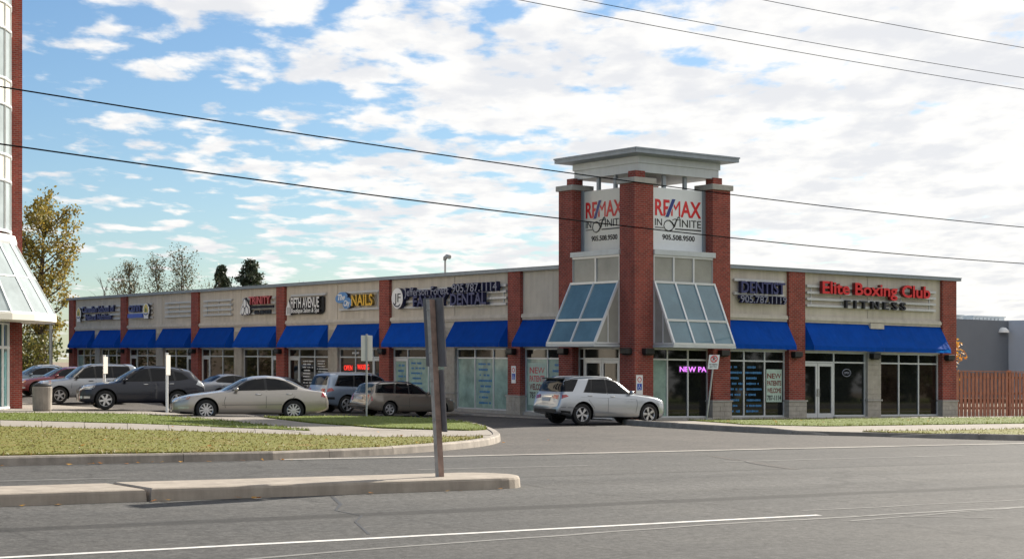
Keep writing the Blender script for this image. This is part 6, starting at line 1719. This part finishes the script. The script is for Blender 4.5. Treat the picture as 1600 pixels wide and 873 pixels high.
BOX = dict(L=4.44, W=1.79, rw=0.74, r=0.345, arch=0.41, wheels=(.84, 3.46), tw=0.23, spokes=5,
    top=[(0, .76), (.04, .84), (.25, .95), (.8, 1.03), (1.15, 1.07), (1.25, 1.10), (1.85, 1.58), (2.15, 1.68), (3.0, 1.72), (4.0, 1.69), (4.1, 1.64), (4.3, 1.12), (4.38, .98), (4.43, .85), (4.44, .6)],
    belt=[(0, .66), (.15, .80), (.6, .92), (1.4, 1.02), (3.0, 1.06), (4.1, 1.08), (4.32, 1.0), (4.44, .58)],
    bot=[(0, .32), (.25, .25), (.8, .26), (3.6, .28), (4.05, .35), (4.44, .42)],
    plan=[(0, .66), (.05, .78), (.18, .89), (.45, .96), (.9, .99), (2, 1), (3.8, 1), (4.2, .97), (4.35, .93), (4.44, .88)])
def dress_box(c):
    c.both([(1.42, 1.06), (1.95, 1.54), (2.3, 1.61), (3.8, 1.60), (3.98, 1.12)], 'trim_black', 'window_surround', off=0.004)
    for pl in ([(1.52, 1.08), (1.98, 1.51), (2.27, 1.585), (2.32, 1.09)], [(2.40, 1.09), (2.36, 1.59), (3.02, 1.59), (3.06, 1.10)], [(3.14, 1.10), (3.10, 1.585), (3.76, 1.575), (3.92, 1.13)]): c.both(pl, 'car_glass', 'side_window', off=0.009)
    c.patch([(1.27, -.74), (1.22, 0), (1.27, .74), (1.9, .60), (1.95, 0), (1.9, -.60)], 'Z', 'car_screen', 'windscreen', off=0.007)
    for sd in (1, -1):
        c.patch([(.08, .80), (.45, .86), (.5, .95), (.16, .92)], 'Y', 'lamp_clear', 'headlamp', off=0.008, side=sd)
        c.patch([(.38, .845), (.47, .865), (.52, .95), (.42, .945)], 'Y', 'lamp_amber', 'indicator', off=0.012, side=sd)
        c.patch([(sd * .46, .76), (sd * .84, .80), (sd * .82, .92), (sd * .48, .90)], 'F', 'lamp_clear', 'headlamp', off=0.01)
    c.patch([(-.42, .66), (.42, .66), (.44, .86), (-.44, .86)], 'F', 'trim_black', 'grille', off=0.012)
    c.patch([(-.7, .44), (.7, .44), (.66, .56), (-.66, .56)], 'F', 'trim_black', 'lower_grille', off=0.012)
    c.seam([(1.36, 1.04), (1.32, .7), (1.38, .42)]); c.seam([(2.36, 1.08), (2.36, .42)])
    c.handle(2.15, .97, 'trim_black'); c.handle(2.95, .98, 'trim_black'); c.mirror(1.52, 1.12, 'trim_black'); c.rails(2.0, 3.8, .62, 'trim_grey')

def hd(deg):   # heading leaning this many degrees towards the viewer from straight left across the view
    c_, s_ = math.cos(R(deg)), math.sin(R(deg)); return (-0.82 * c_ - 0.5723 * s_, 0.5723 * c_ - 0.82 * s_)
def vw(X, Y): return (0.82 * X + 0.5723 * Y, -0.5723 * X + 0.82 * Y)
CARS = []
def place(label, cat, spec, dress, paintm, x, y, head, scale=1.0, dz=0.0):
    c = Car(label, cat, spec, paintm, x, y, lot_z(x, y) + dz, head, scale); dress(c); CARS.append(c); return c
a = (math.cos(R(-4)), math.sin(R(-4)))
place('silver SUV seen from behind, standing in the entrance beside the corner tower', 'SUV', SUV, dress_suv, 'paint_silver', 38.0, 48.95, a, 0.97)
place('champagne four-door sedan, side-on in front of the parked row', 'sedan', SEDAN, dress_sedan, 'paint_champagne', 27.55, 55.7, hd(15), 1.075, 0.02)
x, y = vw(-14.3, 67.1); place('dark blue-grey SUV with its bonnet behind a slim white post', 'SUV', RX, dress_rx, 'paint_gunmetal', x, y, hd(20), 1.0, 0.06)
x, y = vw(-18.3, 75.2); place('silver boxy SUV left of the dark SUV', 'SUV', BOX, dress_box, 'paint_pewter', x, y, hd(26))
x, y = vw(-21.2, 82.0); place('dark red car behind the silver boxy SUV', 'car', SEDAN, dress_sedan, 'paint_red', x, y, hd(30), 0.95)
x, y = vw(-24.2, 88.5); place('slate blue car behind the dark red car', 'car', SEDAN, dress_sedan, 'paint_slate', x, y, hd(30), 0.92)
x, y = vw(-26.0, 95.5); place('white car at the far left end of the parked row', 'car', SEDAN, dress_sedan, 'paint_white', x, y, hd(30), 0.97)
place('beige station wagon parked nose-in with its red tail lamps towards the road', 'station wagon', WAGON, dress_wagon, 'paint_gold', 37.35, 61.3, (1, 0), 0.97)
place('ice blue-silver SUV parked between the champagne sedan and the beige station wagon', 'SUV', GLS, dress_gls, 'paint_iceblue', 38.1, 65.75, (1, 0), 0.97)
place('black sedan parked nose-in at the salon, mostly hidden by the champagne sedan', 'sedan', SEDAN, dress_sedan, 'paint_black', 37.2, 71.4, (1, 0), 0.95)
place('silver sedan parked nose-in, its roof just showing behind the champagne sedan bonnet', 'sedan', SEDAN, dress_sedan, 'paint_pewter', 37.4, 77.0, (1, 0), 0.93)

# ---------------------------------------------------------------- trees and shrubs
def branchy(seed, h, spread, z0, n1, n2, up=0.55, r0=0.16, n3=3, wob=0.12):
    """trunk, limbs and twigs as tapering tubes; returns the mesh and the twig points"""
    rnd = random.Random(seed); m = MB(); tips = []
    def rv(k): return Vector((rnd.gauss(0, k), rnd.gauss(0, k), rnd.gauss(0, k)))
    tr = [Vector((0, 0, -0.2))]
    for k in range(1, 9): tr.append(Vector((rnd.gauss(0, wob * 0.5 * k / 4), rnd.gauss(0, wob * 0.5 * k / 4), h * 0.92 * k / 8)))
    m.tube(tr, [r0 * (1.25 - 1.15 * k / 8) + 0.012 for k in range(9)], 8)
    for i in range(n1):
        t = z0 + (0.95 - z0) * (i + rnd.random() * 0.6) / n1; k = min(7, int(t * 8 / 0.92 * 0.92)); f = t * 8 - k
        base = tr[min(k, 8)].lerp(tr[min(k + 1, 8)], min(1, max(0, f)))
        az = i * 2.4 + rnd.uniform(-0.5, 0.5); prof = math.sin(math.pi * min(1, max(0.08, (t - z0 * 0.6) / (1.05 - z0 * 0.6)))) ** 0.7
        ln = spread * prof * rnd.uniform(0.75, 1.15)
        d = Vector((math.cos(az), math.sin(az), up + rnd.uniform(-0.1, 0.25))); d.normalize()
        pts = [base]; L1 = ln / max(0.35, math.hypot(d.x, d.y))*0.8
        for q in range(1, 6):
            d = (d + rv(0.12) + Vector((0, 0, 0.05))).normalized(); pts.append(pts[-1] + d * L1 / 5)
        rb = max(0.015, r0 * 0.42 * (1 - t * 0.6))
        m.tube(pts, [rb * (1 - 0.16 * q) + 0.006 for q in range(6)], 6)
        for j in range(n2):
            q = rnd.randint(1, 5); b0 = pts[q]; dd = (d + rv(0.55)).normalized(); p2 = [b0]
            for w_ in range(3): dd = (dd + rv(0.2)).normalized(); p2.append(p2[-1] + dd * L1 * 0.14 * rnd.uniform(0.7, 1.3))
            m.tube(p2, [rb * 0.4 + 0.004, rb * 0.3 + 0.004, rb * 0.2 + 0.003, 0.003], 4); tips += p2[1:]
            for w2 in range(n3):
                tips.append(p2[rnd.randint(1, 3)] + rv(L1 * 0.08))
        tips += pts[3:]
    return m, tips
def leaves(tips, n, size, sp, seed, flat=0.0):
    rnd = np.random.default_rng(seed); T = np.array([tuple(t) for t in tips]); idx = rnd.integers(0, len(T), n)
    c = T[idx] + rnd.normal(0, sp, (n, 3)); a = rnd.normal(0, 1, (n, 3)); a /= np.linalg.norm(a, axis=1)[:, None]
    b = rnd.normal(0, 1, (n, 3)); b -= (b * a).sum(1)[:, None] * a; b /= np.linalg.norm(b, axis=1)[:, None]
    s_ = size * rnd.uniform(0.6, 1.3, n)[:, None]
    v = np.stack([c - a * s_ * 0.5, c + b * s_ * 0.32, c + a * s_ * 0.5, c - b * s_ * 0.32], 1).reshape(-1, 3)
    f = np.arange(4 * n).reshape(n, 4)
    return v.tolist(), f.tolist()
def tree(name, label, x, y, h, spread, z0, leafm, nleaf, lsize, seed, n1=22, n2=6, up=0.55, r0=0.16, sp=0.22, group=None, cat='tree', z=0.0):
    t = thing(name, label, cat, (x, y, z), group)
    m, tips = branchy(seed, h, spread, z0, n1, n2, up, r0)
    m.build('trunk', 'bark', t, level=False, smooth=True)
    if nleaf:
        v, f = leaves(tips, nleaf, lsize, sp, seed + 1); q = MB(); q.v = [tuple(p) for p in v]; q.f = [tuple(p) for p in f]; q.m = [0] * len(f)
        q.build('crown', leafm, t, level=False)
    return t
def conifer(label, x, y, h, rad, seed, n=12000, group=None):
    rnd = random.Random(seed); t = thing('conifer', label, 'tree', (x, y, 0), group); m = MB()
    m.tube([(0, 0, -0.2), (0, 0, h)], [0.2, 0.015], 8); tips = []
    z = h * 0.18
    while z < h * 0.98:
        k = 1 - z / h; ln0 = rad * (k ** 0.6) * rnd.uniform(0.75, 1.15)
        for q in range(rnd.randint(7, 10)):
            az = rnd.uniform(0, 6.28); ln = ln0 * rnd.uniform(0.65, 1.15); p = []
            for w_ in range(6): s_ = w_ / 5; p.append(Vector((math.cos(az) * ln * s_, math.sin(az) * ln * s_, z - 0.22 * ln * s_ + 0.12 * ln * s_ * s_)))
            m.tube(p, [0.03, 0.025, 0.02, 0.015, 0.01, 0.005], 4)
            tips += [p[w_].lerp(p[w_ + 1], rnd.random()) for w_ in range(1, 5) for _ in range(3)] + [p[5]]
        z += h * 0.018 + 0.06
    tips += [Vector((0, 0, h * k)) for k in (0.9, 0.93, 0.96, 0.99)]
    m.build('trunk', 'bark', t, level=False, smooth=True)
    v, f = leaves(tips, n, 0.24, 0.13, seed); q = MB(); q.v = [tuple(p) for p in v]; q.f = [tuple(p) for p in f]; q.m = [0] * len(f); q.build('crown', 'needle', t, level=False)
def shrub(label, x, y, h, rx, leafm, n, size, seed, group=None, z=0.0, name='shrub'):
    rnd = random.Random(seed); t = thing(name, label, 'shrub', (x, y, z), group); m = MB(); tips = []
    for k in range(11):
        az = k * 0.9 + rnd.uniform(-0.3, 0.3); ln = rx * rnd.uniform(0.35, 1.0); hh = h * rnd.uniform(0.6, 1.0); p = [Vector((0, 0, -0.1))]
        for q in range(1, 5): s_ = q / 4; p.append(Vector((math.cos(az) * ln * s_ + rnd.gauss(0, 0.1), math.sin(az) * ln * s_ + rnd.gauss(0, 0.1), hh * s_)))
        m.tube(p, [0.05, 0.04, 0.03, 0.02, 0.008], 5)
        for q in range(22): j = rnd.randint(0, 3); tips.append(p[j].lerp(p[j + 1], rnd.random()) + Vector((rnd.gauss(0, rx * 0.22), rnd.gauss(0, rx * 0.22), rnd.gauss(0, h * 0.06))))
    m.build('stems', 'bark', t, level=False)
    v, f = leaves(tips, n, size, 0.18, seed); q = MB(); q.v = [tuple(p) for p in v]; q.f = [tuple(p) for p in f]; q.m = [0] * len(f); q.build('foliage', leafm, t, level=False)

tree('autumn_tree', 'tall tree with sparse golden autumn leaves between the glass corner and the plaza', 42.4, 117.7, 13.6, 3.0, 0.25, 'leaf_autumn', 8500, 0.23, 11, n1=30, n2=7, up=0.75, r0=0.24, sp=0.20)
for i, (px, py, hh, ww, sd) in enumerate(((58.6, 141.3, 11.2, 1.15, 21), (60.7, 140.3, 11.7, 1.15, 22), (62.6, 139.4, 12.2, 1.35, 23))):
    tree('bare_tree', ['thin half-bare olive tree above the plaza roof, left of the trio', 'thin half-bare olive tree above the plaza roof, middle of the trio', 'thin half-bare olive tree above the plaza roof, right and tallest of the trio'][i], px, py, hh, ww, 0.35, 'leaf_olive', 2600, 0.15, sd, n1=26, n2=8, up=1.5, r0=0.12, sp=0.2, group='half-bare trees behind the plaza')
for i, (px, py, hh, ww, sd) in enumerate(((53.3, 133.5, 9.4, 1.0, 31), (55.8, 137.0, 9.2, 1.8, 32), (66.5, 142.0, 9.6, 1.6, 33))):
    tree('bare_sapling', ['leafless sapling tips over the first sign on the plaza roof', 'low twiggy olive tree over the plaza roof left of the trio', 'low twiggy tree over the plaza roof right of the trio'][i], px, py, hh, ww, 0.4, 'leaf_olive', (0, 500, 150)[i], 0.18, sd, n1=16, n2=5, up=1.4, r0=0.08, group='half-bare trees behind the plaza')
conifer('dark narrow spruce top showing above the plaza roof', 69.7, 146.4, 10.9, 2.7, 41)
conifer('broad dark pine top showing above the plaza roof, right of the spruce', 71.9, 145.0, 11.6, 4.2, 42)
conifer('tiny conifer tip over the plaza roof above the black salon sign', 80.3, 151.3, 9.9, 1.6, 43, 2000)
for i, (px, py, hh, rx_, lm, sd) in enumerate(((33.2, 112, 3.8, 2.2, 'leaf_hedge', 51), (36.6, 114, 4.6, 2.4, 'leaf_hedge', 52), (39.5, 112.5, 4.0, 2.0, 'leaf_hedge', 53), (42.0, 119, 4.4, 2.2, 'leaf_green', 54), (29.8, 108, 4.2, 2.4, 'leaf_hedge', 55))):
    shrub(['yellowing shrub behind the red car, left of the lamp pole', 'tall yellowing shrub right behind the lamp pole', 'yellowing shrub between the lamp pole and the plaza end', 'green shrub at the far end of the plaza', 'yellowing shrub half hidden by the glass corner building'][i], px, py, hh, rx_, lm, 2600, 0.24, sd, 'shrubs behind the parked cars')
tree('orange_tree', 'small bright orange tree between the plaza end and the grey building', 73.9, 64.2, 4.0, 0.6, 0.2, 'leaf_orange', 1300, 0.17, 61, n1=18, n2=5, up=1.0, r0=0.07, sp=0.14)
# trees across the road, seen only in the shop windows
for i in range(9):
    tree('roadside_tree', 'tree across the road, mirrored in the shop windows facing the road', 78 + i * 7.5, -9 + (i % 3) * 3.0, 9 + (i * 37 % 5), 4.6, 0.12, 'leaf_green', 2200, 0.6, 71 + i, n1=16, n2=4, up=0.6, r0=0.2, sp=0.5, group='trees across the road')
for i in range(10):  # unseen trees added so these windows mirror foliage, not bright sky
    tree('added_far_tree', 'added unseen tree beyond the car park, mirrored in the shop windows facing the car park', -62 + i * 5.5, 112 + i * 9.5, 10 + (i * 29 % 5), 5.0, 0.1, 'leaf_olive', 2000, 0.65, 91 + i, n1=16, n2=4, up=0.6, r0=0.2, sp=0.5, group='added trees beyond the car park')

for i in range(13):  # bushes added to close gaps and darken what these windows mirror
    shrub('added leafy bush across the road, mirrored in the shop windows facing the road', 84 + i * 5.2, -12 + (i % 3) * 2.5, 5.5 + (i * 17 % 4) * 0.6, 3.2, 'leaf_green', 1500, 0.7, 131 + i, 'added bushes across the road', name='added_bush')

# fallen leaves on the verge and in the gutter
rnd = random.Random(9); q = MB()
for k in range(105):
    if k < 40: x_, y_ = rnd.uniform(6, 26), rnd.uniform(33.6, 46); z_ = 0.185
    elif k < 65: x_, y_ = rnd.uniform(8, 17), rnd.uniform(32.0, 32.28); z_ = 0.012
    elif k < 90: x_, y_ = rnd.uniform(41, 60), rnd.uniform(42.8, 48); z_ = 0.14
    else: x_, y_ = rnd.uniform(7, 16), rnd.uniform(23.1, 23.36); z_ = 0.012
    s_ = rnd.uniform(0.03, 0.065); a_ = rnd.uniform(0, 6.28)
    q.add([(x_ + s_ * math.cos(a_ + j * 1.57), y_ + s_ * math.sin(a_ + j * 1.57), z_ + rnd.uniform(0, 0.03)) for j in range(4)], [(0, 1, 2, 3)])
o = stuff(q.build('fallen_leaves', 'leaf_orange')); o['label'] = 'scattered orange fallen leaves on the lawn and in the gutter'
